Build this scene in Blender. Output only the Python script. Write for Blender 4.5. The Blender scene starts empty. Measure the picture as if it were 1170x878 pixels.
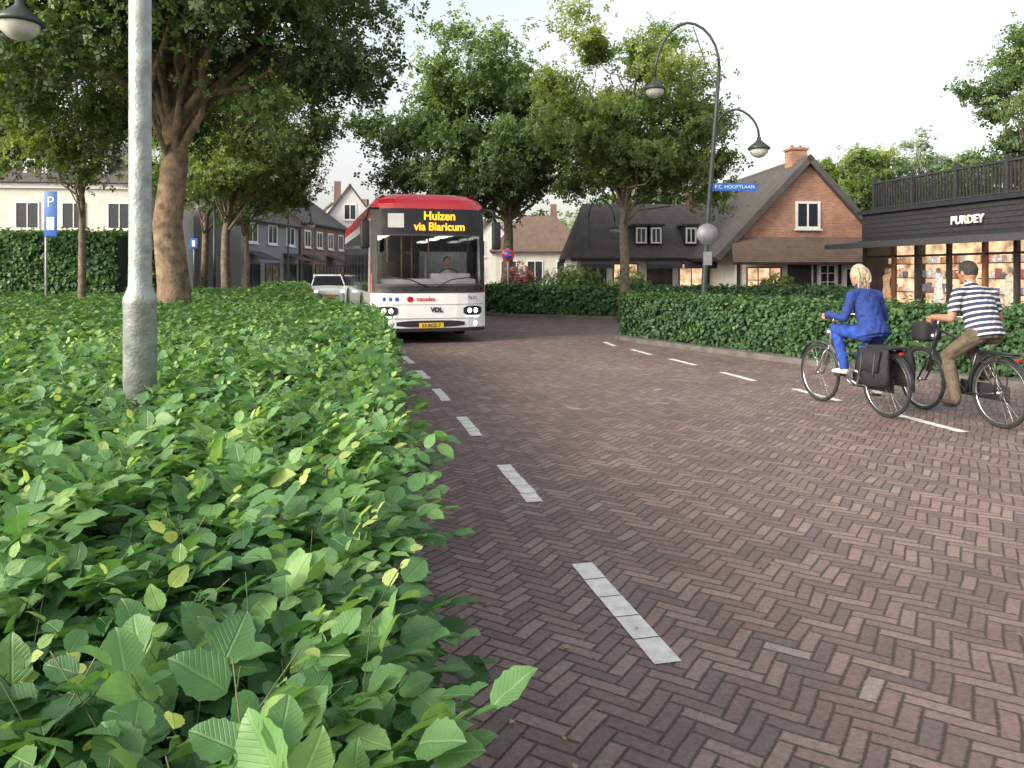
import bpy, bmesh, math, random
import numpy as np
from mathutils import Vector, Matrix
random.seed(5)
rng = np.random.default_rng(7)
D = bpy.data
scene = bpy.context.scene
COL = scene.collection

# ---------------------------------------------------------------- materials
MATS = {}
def new_mat(name):
    m = D.materials.new(name); m.use_nodes = True
    nt = m.node_tree; nt.nodes.clear()
    out = nt.nodes.new('ShaderNodeOutputMaterial')
    b = nt.nodes.new('ShaderNodeBsdfPrincipled')
    nt.links.new(b.outputs[0], out.inputs[0])
    MATS[name] = m
    return m, nt, b, out

def pmat(name, col, rough=.6, metal=0., var=.15, scale=8., bump=0., bscale=40., spec=.5, emis=None, estr=0., coat=0.):
    m, nt, b, out = new_mat(name)
    N = nt.nodes.new; L = nt.links.new
    tc = N('ShaderNodeTexCoord')
    nz = N('ShaderNodeTexNoise'); nz.inputs['Scale'].default_value = scale
    nz.inputs['Detail'].default_value = 3
    L(tc.outputs['Object'], nz.inputs['Vector'])
    mr = N('ShaderNodeMapRange')
    mr.inputs[1].default_value = .3; mr.inputs[2].default_value = .7
    mr.inputs[3].default_value = 1 - var; mr.inputs[4].default_value = 1 + var
    L(nz.outputs[0], mr.inputs[0])
    vm = N('ShaderNodeVectorMath'); vm.operation = 'SCALE'
    vm.inputs[0].default_value = col
    L(mr.outputs[0], vm.inputs['Scale'])
    L(vm.outputs[0], b.inputs['Base Color'])
    b.inputs['Roughness'].default_value = rough
    b.inputs['Metallic'].default_value = metal
    b.inputs['Specular IOR Level'].default_value = spec
    b.inputs['Coat Weight'].default_value = coat
    if bump > 0:
        n2 = N('ShaderNodeTexNoise'); n2.inputs['Scale'].default_value = bscale
        n2.inputs['Detail'].default_value = 3
        L(tc.outputs['Object'], n2.inputs['Vector'])
        bp = N('ShaderNodeBump'); bp.inputs['Strength'].default_value = bump
        bp.inputs['Distance'].default_value = .02
        L(n2.outputs[0], bp.inputs['Height']); L(bp.outputs[0], b.inputs['Normal'])
    if emis:
        v2 = N('ShaderNodeVectorMath'); v2.operation = 'SCALE'; v2.inputs[0].default_value = emis
        L(mr.outputs[0], v2.inputs['Scale']); L(v2.outputs[0], b.inputs['Emission Color'])
        b.inputs['Emission Strength'].default_value = estr
        try: m.cycles.emission_sampling = 'NONE'
        except Exception: pass
    return m

def leaf_mat(name, stops, rough=.5, trans=.3, veins=False):
    m, nt, b, out = new_mat(name)
    N = nt.nodes.new; L = nt.links.new
    at = N('ShaderNodeAttribute'); at.attribute_name = 'rnd'  # leaf tone: part random, part set by height
    cr = N('ShaderNodeValToRGB')
    els = cr.color_ramp.elements
    while len(els) < len(stops): els.new(.5)
    for e, (p, c) in zip(els, stops):
        e.position = p; e.color = (*c, 1)
    L(at.outputs['Fac'], cr.inputs[0])
    colout = cr.outputs[0]
    if veins:
        uv = N('ShaderNodeUVMap')
        sx = N('ShaderNodeSeparateXYZ'); L(uv.outputs[0], sx.inputs[0])
        def mth(op, a, bb=None):
            n = N('ShaderNodeMath'); n.operation = op
            for k, q in enumerate((a, bb)):
                if q is None: continue
                if isinstance(q, (int, float)): n.inputs[k].default_value = q
                else: L(q, n.inputs[k])
            return n.outputs[0]
        ax = mth('ABSOLUTE', mth('SUBTRACT', sx.outputs[0], .5))
        sv = mth('SINE', mth('MULTIPLY', mth('SUBTRACT', sx.outputs[1], mth('MULTIPLY', ax, .9)), 60.))
        side = mth('MULTIPLY', mth('POWER', mth('MAXIMUM', sv, 0.), 6.), .4)
        mid = mth('SUBTRACT', 1., mth('MINIMUM', mth('MULTIPLY', ax, 28.), 1.))
        v = mth('MAXIMUM', side, mid)
        mx = N('ShaderNodeMixRGB'); mx.blend_type = 'ADD'
        L(mth('MULTIPLY', v, .3), mx.inputs[0]); L(colout, mx.inputs[1])
        mx.inputs[2].default_value = (.16, .2, .08, 1)
        colout = mx.outputs[0]
        bp = N('ShaderNodeBump'); bp.inputs['Strength'].default_value = .5
        bp.inputs['Distance'].default_value = .003; bp.invert = True
        L(v, bp.inputs['Height']); L(bp.outputs[0], b.inputs['Normal'])
    L(colout, b.inputs['Base Color'])
    b.inputs['Roughness'].default_value = rough
    tr = N('ShaderNodeBsdfTranslucent')
    g = N('ShaderNodeMixRGB'); g.blend_type = 'MULTIPLY'; g.inputs[0].default_value = 1
    L(colout, g.inputs[1]); g.inputs[2].default_value = (1.9, 1.9, .9, 1)
    L(g.outputs[0], tr.inputs[0])
    mix = N('ShaderNodeMixShader'); mix.inputs[0].default_value = trans
    L(b.outputs[0], mix.inputs[1]); L(tr.outputs[0], mix.inputs[2])
    L(mix.outputs[0], out.inputs[0])
    return m

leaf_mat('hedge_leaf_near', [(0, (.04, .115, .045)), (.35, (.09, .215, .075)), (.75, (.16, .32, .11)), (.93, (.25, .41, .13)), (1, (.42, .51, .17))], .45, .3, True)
leaf_mat('hedge_leaf', [(0, (.035, .10, .032)), (.5, (.09, .2, .06)), (.9, (.17, .31, .1)), (1, (.36, .45, .15))], .5, .25)
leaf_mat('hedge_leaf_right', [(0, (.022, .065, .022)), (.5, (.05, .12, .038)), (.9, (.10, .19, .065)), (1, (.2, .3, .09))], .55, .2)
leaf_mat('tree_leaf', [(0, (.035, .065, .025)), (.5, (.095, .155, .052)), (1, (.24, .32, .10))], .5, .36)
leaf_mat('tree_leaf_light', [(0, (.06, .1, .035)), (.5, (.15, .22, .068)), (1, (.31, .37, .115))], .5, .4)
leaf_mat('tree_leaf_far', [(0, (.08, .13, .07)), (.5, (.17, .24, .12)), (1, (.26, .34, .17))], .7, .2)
leaf_mat('flower_leaf', [(0, (.04, .07, .03)), (.45, (.07, .12, .04)), (.6, (.35, .1, .14)), (1, (.55, .2, .26))], .6, .2)
leaf_mat('dry_leaf', [(0, (.2, .13, .07)), (.6, (.34, .25, .12)), (1, (.4, .36, .2))], .8, .1)
pmat('twig', (.1, .13, .05), .8, var=.3)
pmat('hedge_core', (.018, .03, .011), .9, var=.5, scale=3)  # dark fill colour standing in for the shade inside hedges
pmat('bark', (.16, .13, .095), .9, var=.45, scale=9, bump=.9, bscale=16)
pmat('bark_light', (.19, .135, .09), .9, var=.5, scale=6, bump=1., bscale=14)
pmat('kerb', (.125, .115, .105), .85, var=.3, scale=5, bump=.3)
pmat('white_block', (.74, .73, .69), .75, var=.16, scale=14, bump=.4, bscale=90)
pmat('paving', (.2, .17, .15), .85, var=.25, scale=2, bump=.3)
pmat('ground_mat', (.11, .12, .08), .95, var=.35, scale=.4)
pmat('galv', (.33, .35, .345), .55, .4, var=.3, scale=14, bump=.25, bscale=60)
pmat('lamp_green', (.05, .065, .06), .45, .2)
pmat('sign_grey', (.32, .33, .34), .5, .4)
pmat('sign_blue', (.02, .13, .5), .4)
pmat('sign_red', (.6, .03, .03), .4)
pmat('white_paint', (.78, .78, .76), .45, var=.05)
pmat('cream_wall', (.64, .62, .56), .8, var=.1, scale=2)
pmat('white_wall', (.68, .68, .65), .8, var=.08, scale=3)
pmat('grey_wall', (.23, .24, .25), .8, var=.1)
pmat('dark_wood', (.035, .035, .04), .55, var=.25)
pmat('brown_wood', (.2, .1, .05), .6, var=.2)
pmat('black_facade', (.026, .031, .038), .45, var=.2)
pmat('awning', (.05, .052, .06), .8, var=.15)
pmat('lamp_glass', (.6, .6, .55), .2)
pmat('black_plastic', (.02, .02, .022), .5)
pmat('rubber', (.025, .025, .025), .85)
pmat('chrome', (.6, .6, .62), .22, 1.)
pmat('bike_dark', (.03, .035, .045), .35, .3, coat=.5)
pmat('bike_silver', (.35, .36, .38), .3, .7)
pmat('bag_black', (.02, .02, .024), .85, var=.3, bump=.4)
pmat('skin', (.52, .28, .19), .55, var=.06)
pmat('skin_tan', (.36, .19, .12), .55, var=.06)
pmat('blue_cloth', (.014, .04, .2), .85, var=.3, scale=14, bump=.8, bscale=18)
pmat('blue_trouser', (.02, .065, .34), .85, var=.3, scale=14, bump=.8, bscale=18)
pmat('khaki', (.12, .095, .065), .9, var=.3, scale=14, bump=.8, bscale=18)
pmat('shoe_white', (.7, .7, .7), .6)
pmat('shoe_dark', (.06, .045, .035), .6)
pmat('hair_blonde', (.48, .38, .26), .6, var=.5, scale=45, bump=.8, bscale=90)
pmat('hair_dark', (.03, .025, .022), .6, var=.4, scale=60, bump=.8, bscale=90)
pmat('eye_dark', (.01, .01, .01), .2)
pmat('lips', (.4, .12, .1), .5)
pmat('bus_white', (.86, .87, .89), .3, var=.02, coat=.6)
pmat('bus_red', (.62, .02, .03), .3, var=.06, coat=.6)
pmat('bus_glass', (.008, .009, .011), .08, spec=.25, var=.2)
pmat('bus_grey', (.07, .07, .075), .5)
pmat('bus_interior', (.34, .35, .36), .7, var=.2, scale=2)
pmat('bus_dash', (.5, .51, .52), .6)
pmat('seat_cloth', (.12, .03, .04), .9, var=.3)
pmat('cabin_light', (.8, .8, .8), .4, emis=(1, .97, .9), estr=1.8)
pmat('pole_yellow', (.7, .45, .03), .4)
pmat('headlight', (.8, .8, .85), .15, emis=(1, .97, .9), estr=3.)
pmat('led_orange', (.9, .4, .02), .4, emis=(1, .42, .02), estr=1.8)
pmat('tail_red', (.5, .01, .01), .25)
pmat('plate_yellow', (.8, .5, .03), .5)
pmat('car_silver', (.72, .74, .76), .25, .1, coat=.6)
pmat('shop_glow', (.5, .38, .26), .6, var=.65, scale=2.6, emis=(1., .64, .38), estr=1.35)
pmat('shop_dim', (.12, .1, .09), .6, var=.7, scale=1.5)
pmat('chimney_pot', (.3, .12, .07), .8)
pmat('downlight', (.9, .8, .6), .4, emis=(1, .8, .5), estr=6.)
for i, c in enumerate([(.5, .17, .15), (.75, .6, .48), (.2, .2, .25), (.85, .8, .75), (.62, .4, .22)]):
    pmat('glow_cloth_%d' % i, c, .8, var=.4, scale=12, emis=c, estr=.75)  # goods glow by themselves, standing in for the shop lighting on them

def glassy(name, col=(.02, .025, .03), fac=.85, spec=.5):
    m, nt, b, out = new_mat(name)
    b.inputs['Base Color'].default_value = (*col, 1)
    b.inputs['Roughness'].default_value = .04
    b.inputs['Specular IOR Level'].default_value = spec
    t = nt.nodes.new('ShaderNodeBsdfTransparent')
    mix = nt.nodes.new('ShaderNodeMixShader'); mix.inputs[0].default_value = fac
    nt.links.new(t.outputs[0], mix.inputs[1]); nt.links.new(b.outputs[0], mix.inputs[2])
    nt.links.new(mix.outputs[0], out.inputs[0])
glassy('window_glass', (.035, .045, .055), .8)
glassy('shop_glass', (.02, .02, .022), .16)
glassy('windscreen', (.012, .015, .018), .3)

def wave_mat(name, c1, c2, direction, freq, rough=.8, thr=.5):
    m, nt, b, out = new_mat(name)
    N = nt.nodes.new; L = nt.links.new
    tc = N('ShaderNodeTexCoord')
    dt = N('ShaderNodeVectorMath'); dt.operation = 'DOT_PRODUCT'; dt.inputs[1].default_value = direction
    L(tc.outputs['Object'], dt.inputs[0])
    a = N('ShaderNodeMath'); a.operation = 'MULTIPLY'; a.inputs[1].default_value = freq; L(dt.outputs['Value'], a.inputs[0])
    f = N('ShaderNodeMath'); f.operation = 'FRACT'; L(a.outputs[0], f.inputs[0])
    g = N('ShaderNodeMath'); g.operation = 'GREATER_THAN'; g.inputs[1].default_value = thr; L(f.outputs[0], g.inputs[0])
    mx = N('ShaderNodeMixRGB'); L(g.outputs[0], mx.inputs[0]); mx.inputs[1].default_value = (*c1, 1); mx.inputs[2].default_value = (*c2, 1)
    L(mx.outputs[0], b.inputs['Base Color']); b.inputs['Roughness'].default_value = rough
    n2 = N('ShaderNodeTexNoise'); n2.inputs['Scale'].default_value = 18
    L(tc.outputs['Object'], n2.inputs['Vector'])
    bp = N('ShaderNodeBump'); bp.inputs['Strength'].default_value = .8; bp.inputs['Distance'].default_value = .02
    L(n2.outputs[0], bp.inputs['Height']); L(bp.outputs[0], b.inputs['Normal'])
wave_mat('striped_shirt', (.03, .04, .08), (.55, .55, .55), (.33, 0, .94), 17.5, .85, .62)

def brick_mat(name, c1, c2, mortar, sc=1.):
    m, nt, b, out = new_mat(name)
    N = nt.nodes.new; L = nt.links.new
    tc = N('ShaderNodeTexCoord')
    sp = N('ShaderNodeSeparateXYZ'); L(tc.outputs['Object'], sp.inputs[0])
    ad = N('ShaderNodeMath'); ad.operation = 'ADD'; L(sp.outputs[0], ad.inputs[0]); L(sp.outputs[1], ad.inputs[1])
    cb = N('ShaderNodeCombineXYZ'); L(ad.outputs[0], cb.inputs[0]); L(sp.outputs[2], cb.inputs[1])
    br = N('ShaderNodeTexBrick'); L(cb.outputs[0], br.inputs[0])
    br.inputs['Color1'].default_value = (*c1, 1); br.inputs['Color2'].default_value = (*c2, 1)
    br.inputs['Mortar'].default_value = (*mortar, 1)
    br.inputs['Scale'].default_value = 1; br.inputs['Brick Width'].default_value = .22 * sc
    br.inputs['Row Height'].default_value = .065 * sc; br.inputs['Mortar Size'].default_value = .006
    nz = N('ShaderNodeTexNoise'); nz.inputs['Scale'].default_value = 1.3; nz.inputs['Detail'].default_value = 5
    L(tc.outputs['Object'], nz.inputs['Vector'])
    mr = N('ShaderNodeMapRange'); mr.inputs[1].default_value = .3; mr.inputs[2].default_value = .7
    mr.inputs[3].default_value = .7; mr.inputs[4].default_value = 1.22; L(nz.outputs[0], mr.inputs[0])
    vm = N('ShaderNodeVectorMath'); vm.operation = 'SCALE'; L(br.outputs[0], vm.inputs[0]); L(mr.outputs[0], vm.inputs['Scale'])
    L(vm.outputs[0], b.inputs['Base Color']); b.inputs['Roughness'].default_value = .85
brick_mat('red_brick', (.46, .23, .14), (.33, .15, .095), (.38, .32, .27))
brick_mat('brown_brick', (.22, .14, .11), (.17, .10, .08), (.22, .2, .18))

def roof_mat(name, col, freq=4.):
    m, nt, b, out = new_mat(name)
    N = nt.nodes.new; L = nt.links.new
    tc = N('ShaderNodeTexCoord')
    wv = N('ShaderNodeTexWave'); wv.bands_direction = 'Z'; wv.inputs['Scale'].default_value = freq
    wv.inputs['Distortion'].default_value = .6; wv.inputs['Detail'].default_value = 2
    L(tc.outputs['Object'], wv.inputs[0])
    nz = N('ShaderNodeTexNoise'); nz.inputs['Scale'].default_value = 2.5; nz.inputs['Detail'].default_value = 6
    nz.inputs['Roughness'].default_value = .75
    L(tc.outputs['Object'], nz.inputs['Vector'])
    a = N('ShaderNodeMath'); a.operation = 'MULTIPLY_ADD'; L(wv.outputs['Fac'], a.inputs[0]); a.inputs[1].default_value = .25
    L(nz.outputs[0], a.inputs[2])
    mr = N('ShaderNodeMapRange'); mr.inputs[1].default_value = .3; mr.inputs[2].default_value = .95
    mr.inputs[3].default_value = .55; mr.inputs[4].default_value = 1.55; L(a.outputs[0], mr.inputs[0])
    vm = N('ShaderNodeVectorMath'); vm.operation = 'SCALE'; vm.inputs[0].default_value = col; L(mr.outputs[0], vm.inputs['Scale'])
    L(vm.outputs[0], b.inputs['Base Color']); b.inputs['Roughness'].default_value = .9
    bp = N('ShaderNodeBump'); bp.inputs['Strength'].default_value = .6; bp.inputs['Distance'].default_value = .05
    L(a.outputs[0], bp.inputs['Height']); L(bp.outputs[0], b.inputs['Normal'])
roof_mat('thatch', (.085, .078, .074))
roof_mat('tile_roof', (.085, .078, .078))
roof_mat('brown_roof', (.15, .105, .08))

def herringbone(name, W=.066, ang=45., base=((.2, .135, .122), (.275, .198, .175), (.155, .113, .11))):
    m, nt, b, out = new_mat(name)
    N = nt.nodes.new; L = nt.links.new
    def mth(op, *a):
        n = N('ShaderNodeMath'); n.operation = op
        for k, q in enumerate(a):
            if isinstance(q, (int, float)): n.inputs[k].default_value = q
            else: L(q, n.inputs[k])
        return n.outputs[0]
    tc = N('ShaderNodeTexCoord')
    wob = N('ShaderNodeTexNoise'); wob.inputs['Scale'].default_value = 1.4; wob.inputs['Detail'].default_value = 1
    L(tc.outputs['Object'], wob.inputs['Vector'])
    wsub = N('ShaderNodeVectorMath'); wsub.operation = 'MULTIPLY_ADD'
    L(wob.outputs['Color'], wsub.inputs[0]); wsub.inputs[1].default_value = (.09, .09, 0)
    L(tc.outputs['Object'], wsub.inputs[2])
    sp = N('ShaderNodeSeparateXYZ'); L(wsub.outputs[0], sp.inputs[0])
    ca, sa = math.cos(math.radians(ang)) / W, math.sin(math.radians(ang)) / W
    X = mth('ADD', mth('MULTIPLY', sp.outputs[0], ca), mth('MULTIPLY', sp.outputs[1], sa))
    Y = mth('SUBTRACT', mth('MULTIPLY', sp.outputs[1], ca), mth('MULTIPLY', sp.outputs[0], sa))
    i = mth('FLOOR', X); j = mth('FLOOR', Y)
    fx = mth('SUBTRACT', X, i); fy = mth('SUBTRACT', Y, j)
    mm = mth('FLOORED_MODULO', mth('ADD', mth('SUBTRACT', i, j), .01), 6.)
    mm = mth('FLOOR', mm)
    isv = mth('GREATER_THAN', mm, 2.5)
    def mix(h, v):
        return mth('ADD', mth('MULTIPLY', h, mth('SUBTRACT', 1., isv)), mth('MULTIPLY', v, isv))
    m5 = mth('SUBTRACT', 5., mm)
    al = mix(mth('ADD', mm, fx), mth('ADD', m5, fy))
    ac = mix(fy, fx)
    idx = mix(mth('SUBTRACT', i, mm), mth('ADD', i, 1000.))
    idy = mix(j, mth('SUBTRACT', j, m5))
    e = mth('MINIMUM', mth('MINIMUM', al, mth('SUBTRACT', 3., al)), mth('MINIMUM', ac, mth('SUBTRACT', 1., ac)))
    en = N('ShaderNodeTexNoise'); en.inputs['Scale'].default_value = 60; en.inputs['Detail'].default_value = 1; L(tc.outputs['Object'], en.inputs['Vector'])
    e2 = mth('ADD', e, mth('MULTIPLY', mth('SUBTRACT', en.outputs[0], .5), .15))
    jt = N('ShaderNodeMapRange'); jt.interpolation_type = 'SMOOTHSTEP'
    jt.inputs[1].default_value = .0; jt.inputs[2].default_value = .15; L(e2, jt.inputs[0])
    cb = N('ShaderNodeCombineXYZ'); L(idx, cb.inputs[0]); L(idy, cb.inputs[1])
    wn = N('ShaderNodeTexWhiteNoise'); wn.noise_dimensions = '2D'; L(cb.outputs[0], wn.inputs['Vector'])
    cr = N('ShaderNodeValToRGB'); els = cr.color_ramp.elements
    els.new(.5); els.new(.985); els.new(.99)
    els[0].position = 0; els[0].color = (*base[2], 1); els[1].position = .45; els[1].color = (*base[0], 1)
    els[2].position = .99; els[2].color = (*base[1], 1)
    els[3].position = .996; els[3].color = (.29, .22, .2, 1); els[4].position = 1; els[4].color = (.36, .31, .29, 1)
    L(wn.outputs['Value'], cr.inputs[0])
    big = N('ShaderNodeTexNoise'); big.inputs['Scale'].default_value = .45; big.inputs['Detail'].default_value = 5
    big.inputs['Roughness'].default_value = .65
    L(tc.outputs['Object'], big.inputs['Vector'])
    mr = N('ShaderNodeMapRange'); mr.inputs[1].default_value = .3; mr.inputs[2].default_value = .7
    mr.inputs[3].default_value = .76; mr.inputs[4].default_value = 1.24; L(big.outputs[0], mr.inputs[0])
    fn = N('ShaderNodeTexNoise'); fn.inputs['Scale'].default_value = 45; fn.inputs['Detail'].default_value = 4; fn.inputs['Roughness'].default_value = .7
    L(tc.outputs['Object'], fn.inputs['Vector'])
    mf = N('ShaderNodeMapRange'); mf.inputs[1].default_value = .3; mf.inputs[2].default_value = .7
    mf.inputs[3].default_value = .74; mf.inputs[4].default_value = 1.26; L(fn.outputs[0], mf.inputs[0])
    vm = N('ShaderNodeVectorMath'); vm.operation = 'SCALE'; L(cr.outputs[0], vm.inputs[0]); L(mth('MULTIPLY', mr.outputs[0], mf.outputs[0]), vm.inputs['Scale'])
    mx = N('ShaderNodeMixRGB'); L(jt.outputs[0], mx.inputs[0]); mx.inputs[1].default_value = (.07, .055, .048, 1); L(vm.outputs[0], mx.inputs[2])
    L(mx.outputs[0], b.inputs['Base Color'])
    b.inputs['Roughness'].default_value = .75
    hgt = mth('ADD', jt.outputs[0], mth('ADD', mth('MULTIPLY', wn.outputs['Value'], .35), mth('MULTIPLY', fn.outputs[0], .35)))
    bp = N('ShaderNodeBump'); bp.inputs['Strength'].default_value = .7; bp.inputs['Distance'].default_value = .008
    L(hgt, bp.inputs['Height']); L(bp.outputs[0], b.inputs['Normal'])
herringbone('road_bricks', ang=45 + 13)
herringbone('path_bricks', W=.07, ang=20, base=((.17, .14, .13), (.22, .18, .16), (.14, .12, .12)))

# ---------------------------------------------------------------- mesh building
class MB:
    def __init__(s):
        s.v = []; s.f = []; s.m = []; s.sm = []; s.mats = []
    def mi(s, mat):
        if mat not in s.mats: s.mats.append(mat)
        return s.mats.index(mat)
    def add(s, vs, fs, mat, smooth=False):
        o = len(s.v)
        s.v += [tuple(v) for v in vs]
        k = s.mi(mat)
        for f in fs:
            s.f.append([a + o for a in f]); s.m.append(k); s.sm.append(smooth)
    def box(s, x0, x1, y0, y1, z0, z1, mat):
        vs = [(x0, y0, z0), (x1, y0, z0), (x1, y1, z0), (x0, y1, z0), (x0, y0, z1), (x1, y0, z1), (x1, y1, z1), (x0, y1, z1)]
        s.add(vs, [(3, 2, 1, 0), (4, 5, 6, 7), (0, 1, 5, 4), (1, 2, 6, 5), (2, 3, 7, 6), (3, 0, 4, 7)], mat)
    def rbox(s, x0, x1, y0, y1, z0, z1, r, mat, seg=3):
        bm = bmesh.new(); bmesh.ops.create_cube(bm, size=1)
        for v in bm.verts:
            v.co = Vector(((x0 + x1) / 2 + v.co.x * (x1 - x0), (y0 + y1) / 2 + v.co.y * (y1 - y0), (z0 + z1) / 2 + v.co.z * (z1 - z0)))
        bmesh.ops.bevel(bm, geom=bm.edges[:], offset=r, segments=seg, affect='EDGES', profile=.5)
        bm.verts.index_update()
        s.add([v.co.copy() for v in bm.verts], [[v.index for v in f.verts] for f in bm.faces], mat, True)
        bm.free()
    def prism(s, poly, ax, a0, a1, mat):
        def mk(p, a):
            if ax == 'y': return (p[0], a, p[1])
            if ax == 'x': return (a, p[0], p[1])
            return (p[0], p[1], a)
        n = len(poly)
        vs = [mk(p, a0) for p in poly] + [mk(p, a1) for p in poly]
        fs = [list(range(n))[::-1], list(range(n, 2 * n))] + [(i, (i + 1) % n, n + (i + 1) % n, n + i) for i in range(n)]
        s.add(vs, fs, mat)
    def tube(s, pts, rad, mat, seg=8, lat=None, cap=True):
        pts = [Vector(p) for p in pts]; n = len(pts)
        if isinstance(rad, (int, float)): rad = [rad] * n
        vs = []; u = None
        for k in range(n):
            t = (pts[min(k + 1, n - 1)] - pts[max(k - 1, 0)])
            if t.length < 1e-9: t = Vector((0, 0, 1))
            t.normalize()
            if lat is not None:
                u = Vector(lat); u = (u - t * u.dot(t)).normalized()
            elif u is None:
                u = t.orthogonal().normalized()
            else:
                u = (u - t * u.dot(t)).normalized()
            w = t.cross(u)
            r = rad[k]
            ra, rb = (r if isinstance(r, tuple) else (r, r))
            for q in range(seg):
                a = 2 * math.pi * q / seg
                vs.append(pts[k] + u * (math.cos(a) * ra) + w * (math.sin(a) * rb))
        fs = []
        for k in range(n - 1):
            for q in range(seg):
                fs.append((k * seg + q, k * seg + (q + 1) % seg, (k + 1) * seg + (q + 1) % seg, (k + 1) * seg + q))
        if cap:
            fs.append(list(range(seg))[::-1]); fs.append(list(range((n - 1) * seg, n * seg)))
        s.add(vs, fs, mat, True)
    def ell(s, c, r, mat, seg=16, rings=10, M=None, fn=None):
        vs = []; fs = []
        c = Vector(c)
        for i in range(rings + 1):
            th = math.pi * i / rings
            for j in range(seg):
                ph = 2 * math.pi * j / seg
                p = Vector((math.sin(th) * math.cos(ph), math.sin(th) * math.sin(ph), math.cos(th)))
                if fn: p = fn(p)
                p = Vector((p.x * r[0], p.y * r[1], p.z * r[2]))
                if M is not None: p = M @ p
                vs.append(c + p)
        for i in range(rings):
            for j in range(seg):
                fs.append((i * seg + j, (i + 1) * seg + j, (i + 1) * seg + (j + 1) % seg, i * seg + (j + 1) % seg))
        s.add(vs, fs, mat, True)
    def lathe(s, prof, c, mat, seg=16, axis='z'):
        vs = []; fs = []
        for (r, h) in prof:
            for j in range(seg):
                a = 2 * math.pi * j / seg
                if axis == 'z': p = (c[0] + r * math.cos(a), c[1] + r * math.sin(a), c[2] + h)
                elif axis == 'y': p = (c[0] + r * math.cos(a), c[1] + h, c[2] + r * math.sin(a))
                else: p = (c[0] + h, c[1] + r * math.cos(a), c[2] + r * math.sin(a))
                vs.append(p)
        for i in range(len(prof) - 1):
            for j in range(seg):
                fs.append((i * seg + j, i * seg + (j + 1) % seg, (i + 1) * seg + (j + 1) % seg, (i + 1) * seg + j))
        s.add(vs, fs, mat, True)
    def torus(s, c, R, r, mat, axis='y', seg=40, ms=8):
        vs = []; fs = []
        for i in range(seg):
            a = 2 * math.pi * i / seg
            for j in range(ms):
                b = 2 * math.pi * j / ms
                q = R + r * math.cos(b); h = r * math.sin(b)
                if axis == 'y': vs.append((c[0] + q * math.cos(a), c[1] + h, c[2] + q * math.sin(a)))
                else: vs.append((c[0] + h, c[1] + q * math.cos(a), c[2] + q * math.sin(a)))
        for i in range(seg):
            for j in range(ms):
                fs.append((i * ms + j, ((i + 1) % seg) * ms + j, ((i + 1) % seg) * ms + (j + 1) % ms, i * ms + (j + 1) % ms))
        s.add(vs, fs, mat, True)
    def build(s, name, parent=None):
        me = D.meshes.new(name)
        me.from_pydata(s.v, [], s.f)
        for m in s.mats: me.materials.append(MATS[m])
        me.polygons.foreach_set('material_index', s.m)
        me.polygons.foreach_set('use_smooth', s.sm)
        bm = bmesh.new(); bm.from_mesh(me); bmesh.ops.recalc_face_normals(bm, faces=bm.faces); bm.to_mesh(me); bm.free()
        me.update()
        o = D.objects.new(name, me); COL.objects.link(o)
        if parent: o.parent = parent
        return o

class Thing:
    def __init__(s, name, loc=(0, 0, 0), rot=0.):
        s.e = D.objects.new(name, None); s.e.empty_display_size = .2
        s.e.location = loc; s.e.rotation_euler = (0, 0, rot); COL.objects.link(s.e)
        s.parts = {}
    def p(s, n):
        if n not in s.parts: s.parts[n] = MB()
        return s.parts[n]
    def text(s, body, loc, size, mat, rot=(math.pi / 2, 0, 0), ext=.003, name='lettering', bold=0.):
        c = D.curves.new(name, 'FONT'); c.body = body; c.size = size; c.extrude = ext; c.align_x = 'CENTER'; c.align_y = 'CENTER'
        c.offset = bold
        c.materials.append(MATS[mat])
        o = D.objects.new(name, c); o.location = loc; o.rotation_euler = rot; COL.objects.link(o); o.parent = s.e
        return o
    def done(s):
        for n, m in s.parts.items(): m.build(n, s.e)
        return s.e

# ---------------------------------------------------------------- leaves
def leaf_template(n=9, w=.34, serr=.06):
    vs = []; uv = []
    for k in range(n):
        t = k / (n - 1)
        ww = w * (math.sin(math.pi * min(1, t ** .82)) ** .75) if 0 < t < 1 else .004
        ww *= 1 + (serr if k % 2 else -serr)
        z = -.26 * (t - .25) ** 2 + .015 * math.sin(t * 9)
        for sx in (-1, 0, 1):
            vs.append((sx * ww, t, z + (abs(sx) * ww * .26) + sx * .02 * math.sin(t * 8 + sx)))
            uv.append((.5 + sx * ww, t))
    fs = []
    for k in range(n - 1):
        a = k * 3
        fs += [(a, a + 1, a + 4, a + 3), (a + 1, a + 2, a + 5, a + 4)]
    return np.array(vs), np.array(fs), np.array(uv)
T_NEAR = leaf_template(11, .37)
qv = np.array([(0, 0, 0), (.36, .5, .1), (0, 1, -.05), (-.36, .5, .1)], float)
T_Q = (qv, np.array([(0, 1, 2, 3)]), np.array([(.5, 0), (.85, .5), (.5, 1), (.15, .5)]))
def spray():
    V = []; F = []; U = []
    r = np.random.default_rng(3)
    for k in range(4):
        a = k * 1.7; c, s = math.cos(a), math.sin(a)
        tl = r.uniform(-.5, .5)
        for v in qv:
            x, y, z = v[0] * .8, v[1] * .8 + .06, v[2] + tl * v[1] * .6
            V.append((x * c - y * s, x * s + y * c, z))
        F.append([4 * k + q for q in range(4)]); U += [(.5, 0), (.85, .5), (.5, 1), (.15, .5)]
    return np.array(V), np.array(F), np.array(U)
T_S = spray()

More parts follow.
